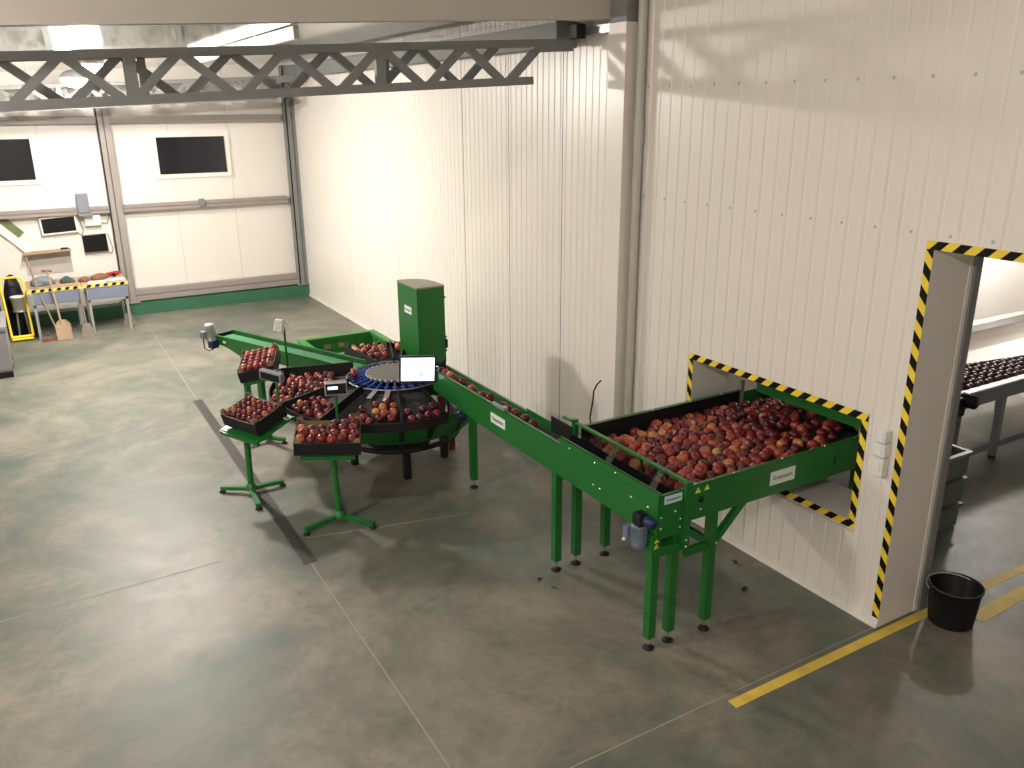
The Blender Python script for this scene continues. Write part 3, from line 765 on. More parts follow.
# a0, a1, outer radius at a0 / a1, outer floor height, lip height
SECT = [(130,176,1.40,1.22,0.765,0.062),(176,207,1.16,1.10,0.755,0.062),(207,250,1.05,1.00,0.75,0.06),(250,278,1.00,0.95,0.75,0.06),(62.5,70,1.50,1.50,0.86,0.06),(70,91,1.50,1.50,0.86,0.06)]
def ro(s_, a): return s_[2] + (s_[3]-s_[2])*(a-s_[0])/(s_[1]-s_[0])
def fz(s_, r_, a): return Z0T - (r_-RI)/(ro(s_, a)-RI)*(Z0T-s_[4])
for s_ in SECT:
    a0, a1 = s_[:2]
    b = MB(); n = max(4, int((a1-a0)/5)); vs = []
    for k in range(n+1):
        a = a0+(a1-a0)*k/n; R_ = ro(s_, a)
        vs += [pol(RI,a,Z0T), pol(R_,a,s_[4]), pol(RI,a,Z0T-.006), pol(R_,a,s_[4]-.006)]
    fs = []
    for k in range(n):
        o, q = 4*k, 4*k+4
        fs += [(o,o+1,q+1,q),(o+2,q+2,q+3,o+3),(o,q,q+2,o+2),(o+1,o+3,q+3,q+1)]
    fs += [(0,2,3,1),(4*n,4*n+1,4*n+3,4*n+2)]
    b.add(vs, fs); t = obj0('tray', b, M['tray'])
    b = MB(); vs = []
    for k in range(n+1):
        a = a0+(a1-a0)*k/n; R_ = ro(s_, a); z = s_[4]
        vs += [pol(R_,a,z-0.03), pol(R_+.012,a,z-0.03), pol(R_,a,z+s_[5]), pol(R_+.012,a,z+s_[5])]
    fs = []
    for k in range(n):
        o, q = 4*k, 4*k+4
        fs += [(o,q,q+2,o+2),(o+1,o+3,q+3,q+1),(o+2,q+2,q+3,o+3),(o,o+1,q+1,q)]
    fs += [(0,2,3,1),(4*n,4*n+1,4*n+3,4*n+2)]
    b.add(vs, fs); obj('tray_lip', b, M['black'], t)
for a, h, si in ((130,0.14,0),(176,0.085,0),(207,0.085,1),(250,0.075,2),(278,0.05,3),(62.5,0.06,4),(70,0.085,5),(91,0.075,5)):
    S_ = SECT[si]
    b = MB(); sd_ = pol(1, a+90, 0)*0.006; p = []
    for zz in (0, 1):
        for (rr_, sg) in ((RI-.0,-1),(ro(S_,a)+.01,-1),(ro(S_,a)+.01,1),(RI-.0,1)):
            p.append(pol(rr_,a,(fz(S_,rr_,a)-0.02) if not zz else (fz(S_,rr_,a)+h)) + sd_*sg)
    b.hexa(p); obj0('divider', b, M['black'])
# grey disc with pegs
b = MB(); b.lathe([(0.001,1.005),(0.30,1.005),(0.305,1.000),(0.305,0.990),(0.001,0.985)], 48, smooth=False); dk = obj0('centre_disc', b, M['disc'])
b = MB()
for k in range(30):
    p = pol(0.302, k*12, 1.0); b.lathe([(0.008,-0.012),(0.008,0.008),(0.001,0.012)], 8, p)
obj('peg_ring', b, M['white'], dk)
b = MB()
for k in range(30):
    a = k*12+6
    b.beam(pol(0.31,a,0.985), pol(0.47,a,0.955), 0.020, 0.014)
    b.beam(pol(0.38,a-4,0.955), pol(0.38,a+4,0.955), 0.05, 0.008)
obj0('finger_ring', b, M['cup'])
b = MB(); b.tube([pol(0.505,k*10,0.968) for k in range(37)], 0.006, 6, cap=False); obj0('wire_rim', b, M['silver'])
b = MB(); b.lathe([(0.44,0.93),(0.46,0.90),(0.30,0.80),(0.28,0.35),(0.34,0.25)], 32); obj0('pedestal', b, M['black'])
# green skirt, black lower ring, struts, legs
b = MB(); b.lathe([(0.88,0.735),(0.78,0.50),(0.77,0.50),(0.87,0.74)], 40); obj0('skirt', b, M['green'])
b = MB(); b.tube([pol(0.64,k*9,0.37) for k in range(41)], 0.028, 8, cap=False); obj0('lower_ring', b, M['black'])
for a in (20,70,115,160,207,250,270,300):
    b = MB(); b.beam(pol(0.93,a,0.735), pol(0.64,a,0.37), 0.05, 0.04); obj0('strut', b, M['green'] if a in (207,300,20) else M['black'])
for a in (70,160,256,340):
    b = MB(); p = pol(0.48,a,0); b.box(p.x-.033,p.x+.033,p.y-.033,p.y+.033,0.0,0.44); lg = obj0('leg', b, M['black'])
for (xx, yy) in ((0.55,0.09),(0.62,-0.01)):
    b = MB(); b.box(xx-.028,xx+.028,yy-.028,yy+.028,0,0.62); o = obj0('leg', b, M['red']); o['label'] = 'dark red leg'
# small chutes at inner edges of two trays
for a in (222, 238):
    b = MB(); b.beam(pol(0.45,a,0.955), pol(0.62,a,0.915), 0.05, 0.006); obj0('tray_guide', b, M['silver'])

def sector_apples(si, rmin, n, label, group, seed, dens=lambda q,a: 1.0):
    """rmin and q are measured inwards from the lip"""
    g = np.random.default_rng(seed); pts = []; tries = 0; S_ = SECT[si]; a0, a1 = S_[:2]
    while len(pts) < n and tries < 30000:
        tries += 1
        a = g.uniform(a0, a1); q = g.uniform(0, 1)**1.5*rmin; r_ = ro(S_, a) - AR - .004 - q
        if r_ < RI+AR or g.random() > dens(q, a): continue
        if r_*math.radians(a-a0) < AR+0.012 or r_*math.radians(a1-a) < AR+0.012: continue
        p = pol(r_, a, fz(S_, r_, a) + AR*1.03 + .001) + CC
        if all((p-t).length > 2*AR*0.985 for t in pts): pts.append(p)
    for p in pts: put(p, label, group)
sector_apples(2,0.30,26,'red apple in the front tray of the carousel, behind the square fruit box','apples in the carousel tray behind the square box',3, lambda q,a: (1 if a>227 else (.12 if a > 219 else 0)) if q < .20 else (.04 if a > 225 else 0))
sector_apples(3,0.12,11,'red apple in the carousel tray under the lit monitor','apples in the carousel tray under the monitor',4, lambda q,a: 1 if a>262 else .12)
sector_apples(1,0.24,24,'red apple in the carousel tray left of the small scale display','apples in the carousel tray left of the display',8)
sector_apples(0,0.62,88,'red apple in the fullest carousel tray, left side','apples in the fullest carousel tray',9, lambda q,a: 1 if a > 143 or q < .2 else .1)
sector_apples(5,0.62,42,'red apple in the rear carousel tray','apples in the rear carousel tray',10)
sector_apples(4,0.30,3,'red apple in the rear carousel tray beside the cabinet','apples in the rear carousel tray beside the cabinet',12)
for p in (pol(0.425,155,0.975+AR), pol(0.425,167.5,0.975+AR)):
    put(CC+p, 'orange red apple sitting in the blue fingers of the carousel', 'apples in the blue fingers')

# ---- discharge belt to the rear left
S, E_ = Vector((-2.90,7.50,0)), Vector((-1.93,5.28,0)); dd = (E_-S).normalized(); ss = Vector((-dd.y, dd.x, 0)); Lb = (E_-S).length
dv = thing('discharge_conveyor', 'green belt conveyor slanting away from the carousel, silver motor on its far end', 'conveyor', S, (0,0,math.atan2(dd.y,dd.x)))
b = MB()
b.hexa([(0.0,-0.135,0.84),(0.25,-0.135,0.80),(0.25,-0.131,0.80),(0.0,-0.131,0.84),(0,-0.135,0.93),(0.25,-0.135,0.93),(0.25,-0.131,0.93),(0,-0.131,0.93)])
b.hexa([(0.25,-0.135,0.80),(0.62,-0.135,0.70),(0.62,-0.131,0.70),(0.25,-0.131,0.80),(0.25,-0.135,0.93),(0.62,-0.135,0.93),(0.62,-0.131,0.93),(0.25,-0.131,0.93)])
b.box(0.62,Lb,-0.135,-0.131,0.76,0.93); b.box(0,Lb,-0.135,-0.112,0.926,0.930)
obj('side_panel', b, M['green'], dv)
b = MB(); b.box(0,Lb,0.131,0.135,0.80,0.95); b.box(0,Lb,0.112,0.135,0.946,0.950); obj('side_panel', b, M['green'], dv)
b = MB(); b.box(0,0.004,-0.131,0.131,0.84,0.93); obj('end_panel', b, M['black'], dv)
b = MB(); b.box(0.03,Lb-0.02,-0.125,0.125,0.885,0.892); b.box(0.03,Lb-.02,-0.125,0.125,0.81,0.816); b.tube([(0.045,-.125,.852),(0.045,.125,.852)],.038,12); b.tube([(Lb-.04,-.125,.852),(Lb-.04,.125,.852)],.038,12); obj('belt', b, M['lgreenbelt'], dv)
for (lx, ly) in ((0.52,-0.10),(0.52,0.10),(1.9,0.0)):
    b = MB(); b.box(lx-.03,lx+.03,ly-.03,ly+.03,0.02,0.82); lg = obj('leg', b, M['green'], dv); obj('foot', one('lathe',[(0.001,0),(0.035,0),(0.035,0.012),(0.015,0.025)],14,(lx,ly,0)), M['black'], lg)
b = MB(); b.bbox((0.06,-0.195,0.835),(0.10,0.10,0.10),None,0.012); gm = obj('gear_box', b, M['blue'], dv)
b = MB(); b.lathe([(0.060,0.885),(0.062,0.90),(0.058,0.905),(0.058,1.02),(0.064,1.03),(0.064,1.08),(0.055,1.095),(0.001,1.10)],22,(0.05,-0.215,0))
for k in range(18):
    a = 2*PI*k/18; b.beam((0.05+.058*math.cos(a),-.215+.058*math.sin(a),0.91),(0.05+.058*math.cos(a),-.215+.058*math.sin(a),1.02),.006,.012,(math.cos(a),math.sin(a),0))
obj('motor_body', b, M['silver'], gm)
b = MB(); b.bbox((0.02,-0.295,0.965),(0.08,0.05,0.09),None,0.006); obj('terminal_box', b, M['greyplastic'], gm)
b = MB(); b.tube([(0.02,-0.30,0.92),(0.02,-0.30,0.80),(0.04,-0.26,0.76),(0.09,-0.22,0.78)],0.007,6); obj('motor_cable', b, M['black'], gm)
bl = obj('small_sticker', one('bbox',(0.20,-0.136,0.865),(0.06,0.002,0.03)), M['wyellow'], dv)

# ---- green control cabinet over the carousel
cb = thing('control_cabinet', 'tall green control cabinet with a rounded back corner and beige cap behind the monitor', 'cabinet', (-1.1, 5.35, 0))
def cab_poly(e=0.0):
    x0, x1, y0, y1 = -1.278-e, -0.945+e, 5.08-e, 5.62+e
    pl = [(x0,y0),(x1,y0)]
    n = 8; cx_, cy_ = x0+0.04, y0+0.10; rx, ry = x1-cx_, y1-cy_
    for k in range(n+1):
        a = (PI/2)*k/n
        pl.append((cx_+rx*math.cos(a)**0.75 if k < n else cx_, cy_+ry*math.sin(a)**0.75))
    pl.append((x0,y1)); return pl
b = MB(); b.prism(cab_poly(), 0.86, 1.73); W(cb, 'body', b, M['green'])
b = MB(); b.prism(cab_poly(0.004), 1.73, 1.746); W(cb, 'cap', b, M['cap'])
b = MB(); b.box(-1.262,-0.96,5.076,5.08,0.88,1.72); dr = W(cb, 'door', b, M['green'])
for z in (1.60, 1.14, 0.98):
    b = MB(); b.lathe([(0.012,0),(0.014,0.012),(0.010,0.03),(0.001,0.032)],10,(-0.944,5.12,z),Euler((0,PI/2,0)).to_matrix()); obj('hinge', b, M['black'], dr)
b = MB(); b.bbox((-0.935,5.10,1.07),(0.035,0.05,0.10),None,0.008); obj('door_catch', b, M['black'], dr)
sign(cb, (-1.280,5.335,1.455), FACE_NX, 0.19, 0.085, 'Greensort', 0.036)
for (x, y) in ((-1.21,5.12),(-1.0,5.12),(-1.21,5.57),(-1.0,5.50)):
    b = MB(); b.box(x-.028,x+.028,y-.028,y+.028,0,0.74); W(cb, 'leg', b, M['red'])
b = MB(); b.box(-1.25,-0.96,5.08,5.60,0.74,0.86); W(cb, 'base_frame', b, M['black'])

# ---- monitor on an arm
mo = thing('monitor', 'lit flat monitor with a white screen on a post over the carousel', 'monitor', (-1.779,4.009,1.053), (-0.01,0.055,-0.318))
b = MB(); w_, h_ = 0.36, 0.27
for (p,q,r,s_) in ((-w_/2,w_/2,0,0.018),(-w_/2,w_/2,h_-.018,h_),(-w_/2,-w_/2+.018,.018,h_-.018),(w_/2-.018,w_/2,.018,h_-.018)): b.box(p,q,-0.020,0.004,r,s_)
b.box(-w_/2,w_/2,0.004,0.020,0,h_); b.bbox((0,0.03,h_/2),(0.22,0.03,0.18),None,0.01)
M['bezel'] = mat('navy_bezel', (0.02,0.03,0.075), 0.35)
obj('bezel', b, M['bezel'], mo)
b = MB(); b.box(-w_/2+.018,w_/2-.018,-0.012,-0.008,0.018,h_-.018); sc_ = obj('screen', b, M['mon'], mo)
b = MB()
b.box(0.01,0.06,-0.0135,-0.0125,0.06,0.125); b.box(0.075,0.13,-0.0135,-0.0125,0.11,0.12); b.box(0.075,0.11,-0.0135,-0.0125,0.06,0.07)
obj('screen_marks', b, M['monmark'], sc_)
b = MB(); b.beam((0,0.05,h_/2),(0.0,0.16,h_/2),0.04,0.04); b.beam((0.0,0.16,h_/2+.02),(0.0,0.16,-0.12),0.035,0.035,(0,1,0)); obj('arm', b, M['black'], mo)
for k,xx in enumerate((-0.17,-0.08,0.05)):
    b = MB(); b.tube([(xx,0.03,0.0),(xx+.01,0.04,-0.03),(xx+.04,0.08,-0.045),(0.0,0.15,-0.06)],0.006,6); obj('monitor_cable', b, M['blue'], mo)

# ---- big green bin behind the carousel
gb = thing('pallet_bin', 'large open green plastic pallet bin standing behind the carousel', 'bin', (-1.50, 6.80, 0))
X0,X1,Y0_,Y1_ = -2.0,-1.0,6.36,7.25; H_ = 0.76
for (p,q,r,s_,nx) in ((X0,X1,Y0_,Y0_+.035,0),(X0,X1,Y1_-.035,Y1_,0),(X0,X0+.035,Y0_+.035,Y1_-.035,1),(X1-.035,X1,Y0_+.035,Y1_-.035,1)):
    b = MB(); b.box(p,q,r,s_,0.13,H_-.04)
    n = 5
    for k in range(n+1):   # ribs inside and out
        if nx: yy = r+.02+(s_-r-.04)*k/n; b.box(p-.018,q+.018,yy-.012,yy+.012,0.15,H_-.04)
        else:  xx = p+.03+(q-p-.06)*k/n; b.box(xx-.012,xx+.012,r-.018,s_+.018,0.15,H_-.04)
    W(gb, 'wall_panel', b, M['crate_green'])
b = MB()
for (p,q,r,s_) in ((X0-.03,X1+.03,Y0_-.03,Y0_+.055),(X0-.03,X1+.03,Y1_-.055,Y1_+.03),(X0-.03,X0+.055,Y0_+.055,Y1_-.055),(X1-.055,X1+.03,Y0_+.055,Y1_-.055)): b.box(p,q,r,s_,H_-.045,H_)
W(gb, 'rim', b, M['crate_green'])
b = MB(); b.box(X0,X1,Y0_,Y1_,0.12,0.15); W(gb, 'base', b, M['crate_green'])
for yy in (Y0_+.05,(Y0_+Y1_)/2,Y1_-.05):
    b = MB(); b.box(X0,X1,yy-.05,yy+.05,0,0.12); W(gb, 'runner', b, M['crate_green'])
for xx in (-1.70,-1.50):
    b = MB(); b.box(xx,xx+.13,Y1_-.040,Y1_-.036,0.60,0.66); W(gb, 'sticker', b, M['wood'])

# ================================================================== BOXES AND STANDS
def fruit_box(label, loc, rot, L, Wd, H, rows, cols, alabel, agroup, layer=0.055, jit=0.006, skip=(), stem=False, drop=0.0, rad=None):
    rad = rad or AR
    root = thing('fruit_box', label, 'box', loc, rot)
    t = 0.006
    b = MB(); b.box(-L/2,L/2,-Wd/2,Wd/2,0,0.012); b.box(-L/2+t,L/2-t,-Wd/2+t,Wd/2-t,0.012,0.016,1); b.box(-L/2+.012,L/2-.012,-Wd/2+.012,Wd/2-.012,0.016,layer,1); obj('bottom', b, [M['card_out'], M['card_in']], root)
    for sg in (-1, 1):
        b = MB(); b.box(-L/2,L/2,sg*Wd/2-(t if sg>0 else 0),sg*Wd/2+(t if sg<0 else 0),0.012,H-.012); b.box(-L/2+t,L/2-t,sg*(Wd/2-t)-.0015,sg*(Wd/2-t)+.0015,layer,H-.012,1); obj('side', b, [M['card_out'], M['card_in']], root)
        b = MB(); b.box(sg*L/2-(t if sg>0 else 0),sg*L/2+(t if sg<0 else 0),-Wd/2+t,Wd/2-t,0.012,H); b.box(sg*(L/2-t)-.0015,sg*(L/2-t)+.0015,-Wd/2+t,Wd/2-t,layer,H,1); obj('side', b, [M['card_out'], M['card_in']], root)
    for sx in (-1,1):
        for sy in (-1,1):
            q = 0.075; e = 0.035
            ax, ay = sx*(L/2-t-.001), sy*(Wd/2-t-.001)
            b = MB()
            poly = [(ax,ay),(ax-sx*q,ay),(ax,ay-sy*q)]
            if sx*sy < 0: poly = poly[::-1]
            z0_ = H-.03
            b.add([(ax,ay,z0_),(ax-sx*q,ay,z0_),(ax-sx*q*.55,ay,H+e),(ax,ay,H+e),(ax-.004*sx,ay-.004*sy,z0_),(ax-sx*q,ay-.004*sy,z0_),(ax-sx*q*.55,ay-.004*sy,H+e),(ax-.004*sx,ay-.004*sy,H+e)], [(0,1,2,3),(7,6,5,4),(0,4,5,1),(1,5,6,2),(2,6,7,3),(3,7,4,0)])
            b.add([(ax,ay,z0_),(ax,ay-sy*q,z0_),(ax,ay-sy*q*.55,H+e),(ax,ay,H+e),(ax-.004*sx,ay,z0_),(ax-.004*sx,ay-sy*q,z0_),(ax-.004*sx,ay-sy*q*.55,H+e),(ax-.004*sx,ay,H+e)], [(0,1,2,3),(7,6,5,4),(0,4,5,1),(1,5,6,2),(2,6,7,3),(3,7,4,0)])
            obj('corner_tab', b, M['card_in'], root)
    mw = Matrix.Translation(loc) @ Euler(rot).to_matrix().to_4x4()
    ix, iy = L/2-t-rad-.012, Wd/2-t-rad-.006
    k = 0
    for r_ in range(rows):
        for c_ in range(cols):
            k += 1
            if (r_, c_) in skip: continue
            off = 0.010 if r_ % 2 else -0.010
            x = -ix + 2*ix*(c_)/(max(cols-1,1)); y = -iy + 2*iy*r_/(max(rows-1,1))
            p = Vector((x+(off if rad > AR else 0)+random.uniform(-jit,jit)*.3, y+random.uniform(-jit,jit)*.3, layer+rad+.001+random.uniform(0,jit)+drop*y))
            ALL.append((tuple(mw @ p), min(rad, 0.97*ix/(max(cols-1,1)), 0.97*iy/(max(rows-1,1))), alabel, agroup, stem))
    return root
def weigh_stand(label, base, top_c, top_rot, tl, tw, feet, lean, disp, extra=True):
    root = thing('weighing_stand', label, 'stand', base)
    o_ = Vector(base)
    tr = Euler(top_rot).to_matrix(); tc_ = Vector(top_c)-o_
    b = MB(); b.bbox((0,0,-0.012),(tl,tw,0.022),None,0.003); 
    for sg in (-1,1): b.box(-tl/2,tl/2,sg*tw/2-.012,sg*tw/2+.012,-0.05,-0.012)
    t = obj('tabletop', b, M['green'], root); t.location = tc_; t.rotation_euler = top_rot
    pt = tc_ + tr @ Vector((0,0,-0.04)); 
    b = MB(); 
    px, py = lean
    up = Vector((px, py, 0))
    ztop = tc_.z + (tr @ Vector((0,0,1))).z*-0.045
    # height of the tilted top under the post
    n_ = tr @ Vector((0,0,1)); zp = tc_.z - (n_.x*(px-tc_.x)+n_.y*(py-tc_.y))/n_.z - 0.03
    b.tube([(0,0,0.045),(px,py,zp)], 0.030, 14); b.lathe([(0.060,0.045),(0.055,0.075),(0.030,0.11)],14,(0,0,0)); obj('post', b, M['green'], root)
    for (fx, fy) in feet:
        d = Vector((fx-o_.x, fy-o_.y, 0))
        b = MB(); b.beam((0,0,0.055),(d.x,d.y,0.045),0.045,0.035); lg = obj('leg', b, M['green'], root)
        b = MB(); b.lathe([(0.001,0),(0.032,0),(0.032,0.012),(0.014,0.020),(0.012,0.03)],14,(d.x*.97,d.y*.97,0)); obj('foot', b, M['black'], lg)
    if extra:
        b = MB(); a_ = Vector((px,py,zp-.13)); c_ = tc_ + tr @ Vector((tl*.10,tw*.42,-0.085))
        b.beam(a_, c_, 0.03, 0.03); b.bbox(c_, (0.06,0.06,0.06), None, 0.012); obj('tilt_arm', b, M['black'], root)
    if disp:
        foot_p, head_p, face, w_, h_, kind = disp
        fp, hp_ = Vector(foot_p)-o_, Vector(head_p)-o_
        b = MB(); b.tube([fp, Vector((fp.x,fp.y,hp_.z))], 0.013, 10); dp_ = obj('display_post', b, M['green'], root)
        if fp.z < tc_.z+.2:
            b = MB(); b.beam(fp+Vector((0,0,.02)), tc_ + tr @ Vector((0,0,-0.03)), 0.03, 0.025); obj('post_bracket', b, M['green'], dp_)
        b = MB(); b.bbox((0,0,0),(w_,0.06,h_),None,0.008); 
        ds = obj('display', b, {'dark': M['greyplastic'], 'front': M['silver'], 'back': M['white']}[kind], dp_); ds.location = hp_; ds.rotation_euler = face
        if kind == 'front':
            b = MB(); b.box(-w_/2+.012,w_/2-.012,-0.033,-0.029,-h_/2+.015,h_/2-.012); fc = obj('keypad', b, M['screen'], ds)
            b = MB(); b.box(-w_/2+.03,w_*0.08,-0.036,-0.032,0.0,0.028); obj('lcd', b, M['lcd'], ds)
        elif kind == 'dark':
            b = MB(); b.box(-w_/2+.02,w_/2-.02,-0.033,-0.029,-h_/2+.015,h_/2-.015); obj('keypad', b, M['screen'], ds)
        else:
            b = MB(); b.box(-w_/2+.015,w_/2-.015,-0.033,-0.029,-h_/2+.015,h_/2-.015); obj('keypad', b, M['galv'], ds)
        b = MB(); b.tube([hp_+Vector((0,.03,-.02)),hp_+Vector((.03,.12,.0)),hp_+Vector((.10,.25,-.02)),hp_+Vector((.2,.35,-.08))],0.005,6); obj('display_cable', b, M['silver'], dp_)
    return root
r = math.radians
B1r = (0.266,0.0,r(-65.9)); B1 = Vector((-3.255,4.507,0.782))
B2r = (r(11),r(3),r(-21.4)); B2 = Vector((-2.815,3.68,0.740))
B3r = (0.14,-0.20,r(-22.1)); B3 = Vector((-2.853,5.815,0.885))
def under(B, R_, off=0.003): return B + Euler(R_).to_matrix() @ Vector((0,0,-off))
fruit_box('black cardboard box packed with five rows of small red apples, tilted, left of the carousel', B1, B1r, .507, .362, .13, 5, 6, 'red apple packed in the tilted box on the left stand', 'apples in the left box', 0.072)
fruit_box('black cardboard box with brown inside and large red apples, closest to the camera', B2, B2r, .58, .39, .135, 4, 6, 'red apple packed in the box closest to the camera', 'apples in the closest box', 0.080, skip=((3,0),(3,1),(3,2)), stem=False, rad=0.0465, jit=0.008)
fruit_box('steeply tilted black box of red apples behind, under the discharge conveyor motor end', B3, B3r, .398, .531, .13, 6, 5, 'red apple packed in the rear tilted box', 'apples in the rear box', 0.075)
weigh_stand('green tripod weighing stand under the tilted left box', (-3.35,4.60,0), under(B1,B1r,0.03), B1r, .56, .45, ((-3.60,4.78),(-3.03,4.62),(-3.38,4.20)), (0.01,0.0), ((-3.02,4.52,0.74),(-3.06,4.52,1.19),(0.12,0.12,r(-52)),0.25,0.10,'dark'))
weigh_stand('green tripod weighing stand under the box closest to the camera', (-2.80,3.58,0), under(B2,B2r), B2r, .48, .36, ((-3.15,3.48),(-2.58,3.28),(-2.72,3.88)), (-0.01,0.03), ((-2.63,3.95,0.66),(-2.63,3.93,1.165),(0.1,0,r(-17)),0.205,0.13,'front'), True)
weigh_stand('green weighing stand under the rear tilted box', (-2.85,5.87,0), under(B3,B3r), B3r, .36, .46, ((-3.11,5.82),(-2.70,5.72),(-2.81,6.17)), (0,0), ((-2.55,5.87,0.80),(-2.60,5.86,1.335),(-0.35,0,r(-60)),0.11,0.14,'back'), True)

# ================================================================== APPLE OBJECTS
CAMP = Vector((-4.905,-3.206,3.6))
far_groups = {g for g in {a[3] for a in ALL} if 'tray' in g or g == 'apples in the rear box'}
order = sorted(range(len(ALL)), key=lambda i: (Vector(ALL[i][0])-CAMP).length)
near_i = [i for i in order if ALL[i][3] not in far_groups]
near_set = set(near_i)
protos = {}
for i in near_i:
    pos, rr, lab, grp, stem = ALL[i]
    o = bpy.data.objects.new('apple', A_ME); COL.objects.link(o)
    o.location = pos; s_ = rr/AR*random.uniform(0.985,1.0); o.scale = (s_,s_,s_)
    o.rotation_euler = (random.uniform(-1.3,1.3), random.uniform(-1.3,1.3), random.uniform(0,6.28))
    tag(o, lab, 'apple', grp)
mb = MB(); prof = apple_profile(AR*0.98)[::-1]
for i in range(len(ALL)):
    if i in near_set: continue
    mb.lathe(prof, 12, ALL[i][0], Euler((random.uniform(-1.2,1.2), random.uniform(-1.2,1.2), random.uniform(0,6.28))).to_matrix())
tag(obj('apples', mb, M['apple_many']), 'red apples lying in the black carousel trays and filling the rear tilted box', 'apples', None, 'stuff')

# ================================================================== SMALL THINGS ON THE NEAR WALL
b = MB()
sw = thing('wall_switch', 'column of white switch boxes on the wall between hatch and doorway', 'switch', (0.0,0.115,1.18))
for k,(zz,hh,ww) in enumerate(((0.05,0.135,0.105),(0.175,0.095,0.095),(0.275,0.09,0.07))):
    b = MB(); b.bbox((-0.032,-0.0-.004*k,zz),(0.062,ww,hh),None,0.008); obj('switch_box', b, M['white'], sw)
    b = MB(); b.bbox((-0.066,-.004*k,zz),(0.008,ww*.5,hh*.5),None,0.003); obj('button', b, M['white'], sw)
b = MB(); b.tube([(-0.035,3.30,0.50),(-0.040,3.28,0.68),(-0.030,3.235,0.80),(-0.055,3.25,0.88),(-0.045,3.23,0.98),(-0.05,3.16,1.07)],0.007,8)
cab = tag(obj('cable', MB(), M['black']), 'thin black cable rising in a loose curve behind the hopper corner', 'cable')
bpy.data.objects.remove(cab)
b = MB(); b.tube([(-1.11,1.866,1.00),(-1.11,1.90,0.985),(-1.11,2.00,1.03),(-1.095,2.06,1.17),(-1.07,2.06,1.31),(-1.07,2.05,1.40),(-1.055,2.03,1.46),(-1.035,2.00,1.50)],0.007,8)
tag(obj('cable', b, M['black']), 'thin black cable rising in a loose curve behind the hopper corner', 'cable')

for k,(x,y,rt,sc) in enumerate(((-0.46,0.82,0.4,1),(-0.22,1.17,1.1,.9),(-1.75,1.78,0.2,.8),(-1.72,1.62,2.0,.8))):
    b = MB(); vs=[]
    for q in range(9):
        t = q/8; wd = 0.022*math.sin(PI*t)**0.8*sc; vs += [(-.04*sc+.08*sc*t,-wd,0.003+.012*math.sin(3*t+k)),(-.04*sc+.08*sc*t,0,0.001),(-.04*sc+.08*sc*t,wd,0.004+.010*math.sin(2*t+k))]
    b.add(vs,[(3*q+w2,3*q+3+w2,3*q+4+w2,3*q+1+w2) for q in range(8) for w2 in (0,1)],0,True)
    tag(obj('dry_leaf',b,M['dleaf'],None,(x,y,0.002),(0,0,rt)),'dark curled dry leaf on the concrete by the feed hopper','leaf','dry leaves on the floor')
# bucket
bk = thing('bucket', 'black plastic bucket standing in the doorway on the yellow line', 'bucket', (0.535,-0.25,0))
b = MB(); b.lathe([(0.001,0.004),(0.140,0.004),(0.150,0.0),(0.152,0.01),(0.176,0.285),(0.184,0.287),(0.186,0.300),(0.178,0.302),(0.168,0.285),(0.146,0.018),(0.001,0.016)],40); obj('body', b, M['black'], bk)
for a in (-20, 160):
    b = MB(); p = Vector((0.186*math.cos(r(a)),0.186*math.sin(r(a)),0.265)); b.bbox(p,(0.03,0.05,0.05),Euler((0,0,r(a))).to_matrix(),0.008); obj('handle_lug', b, M['black'], bk)
b = MB(); pts = []
for k in range(13):
    t = PI*k/12; pts.append(Vector((0.19*math.cos(r(-20))*math.cos(t)+0.05*math.sin(t)*math.cos(r(70)), 0.19*math.sin(r(-20))*math.cos(t)+0.17*math.sin(t)*math.sin(r(70)), 0.272-0.0*math.sin(t)+0.038*math.sin(t))))
b.tube(pts,0.004,6); obj('handle', b, M['galv'], bk)
b = MB(); b.lathe([(0.001,0.03),(0.03,0.02),(0.045,0.0)],12,(0.07,-0.03,0.017)); obj('dregs', b, M['silver'], bk)

# ================================================================== SIDE ROOM
gr = thing('roller_grader', 'grey roller conveyor of dark red apples in the room behind the doorway', 'conveyor', (4.2,1.7,0))
gx0, gx1, gy0, gy1, gz = 2.55, 7.6, 1.33, 2.20, 0.86
b = MB(); b.box(gx0,gx1,gy0,gy0+.05,gz-0.17,gz); b.box(gx0,gx1,gy0-.015,gy0+.07,gz-.012,gz+.004,1); W(gr, 'side_beam', b, [M['greyplastic'], M['white']])
b = MB(); b.box(gx0,gx1,gy1-.05,gy1,gz-0.17,gz+.02); W(gr, 'side_beam', b, M['greyplastic'])
b = MB()
k = gx0+.06
while k < gx1-.05:
    b.tube([(k,gy0+.05,gz-.06),(k,gy1-.05,gz-.06)],0.028,8); k += 0.085
W(gr, 'roller_bed', b, M['galv'])
b = MB(); b.hexa([(gx0,gy1,gz+.02),(gx1,gy1,gz+.02),(gx1,gy1+.01,gz+.02),(gx0,gy1+.01,gz+.02),(gx0,gy1+.12,gz+.20),(gx1,gy1+.12,gz+.20),(gx1,gy1+.13,gz+.20),(gx0,gy1+.13,gz+.20)]); W(gr, 'backboard', b, M['wall'])
b = MB(); b.box(gx0,gx1,gy1+.10,gy1+.18,gz+.20,gz+.25); b.box(gx0,gx1,gy1+.08,gy1+.20,gz+.285,gz+.295,1); b.box(gx0,gx1,gy1+.10,gy1+.18,gz+.25,gz+.285); W(gr, 'guard_rail', b, [M['galv'], M['chrome']])
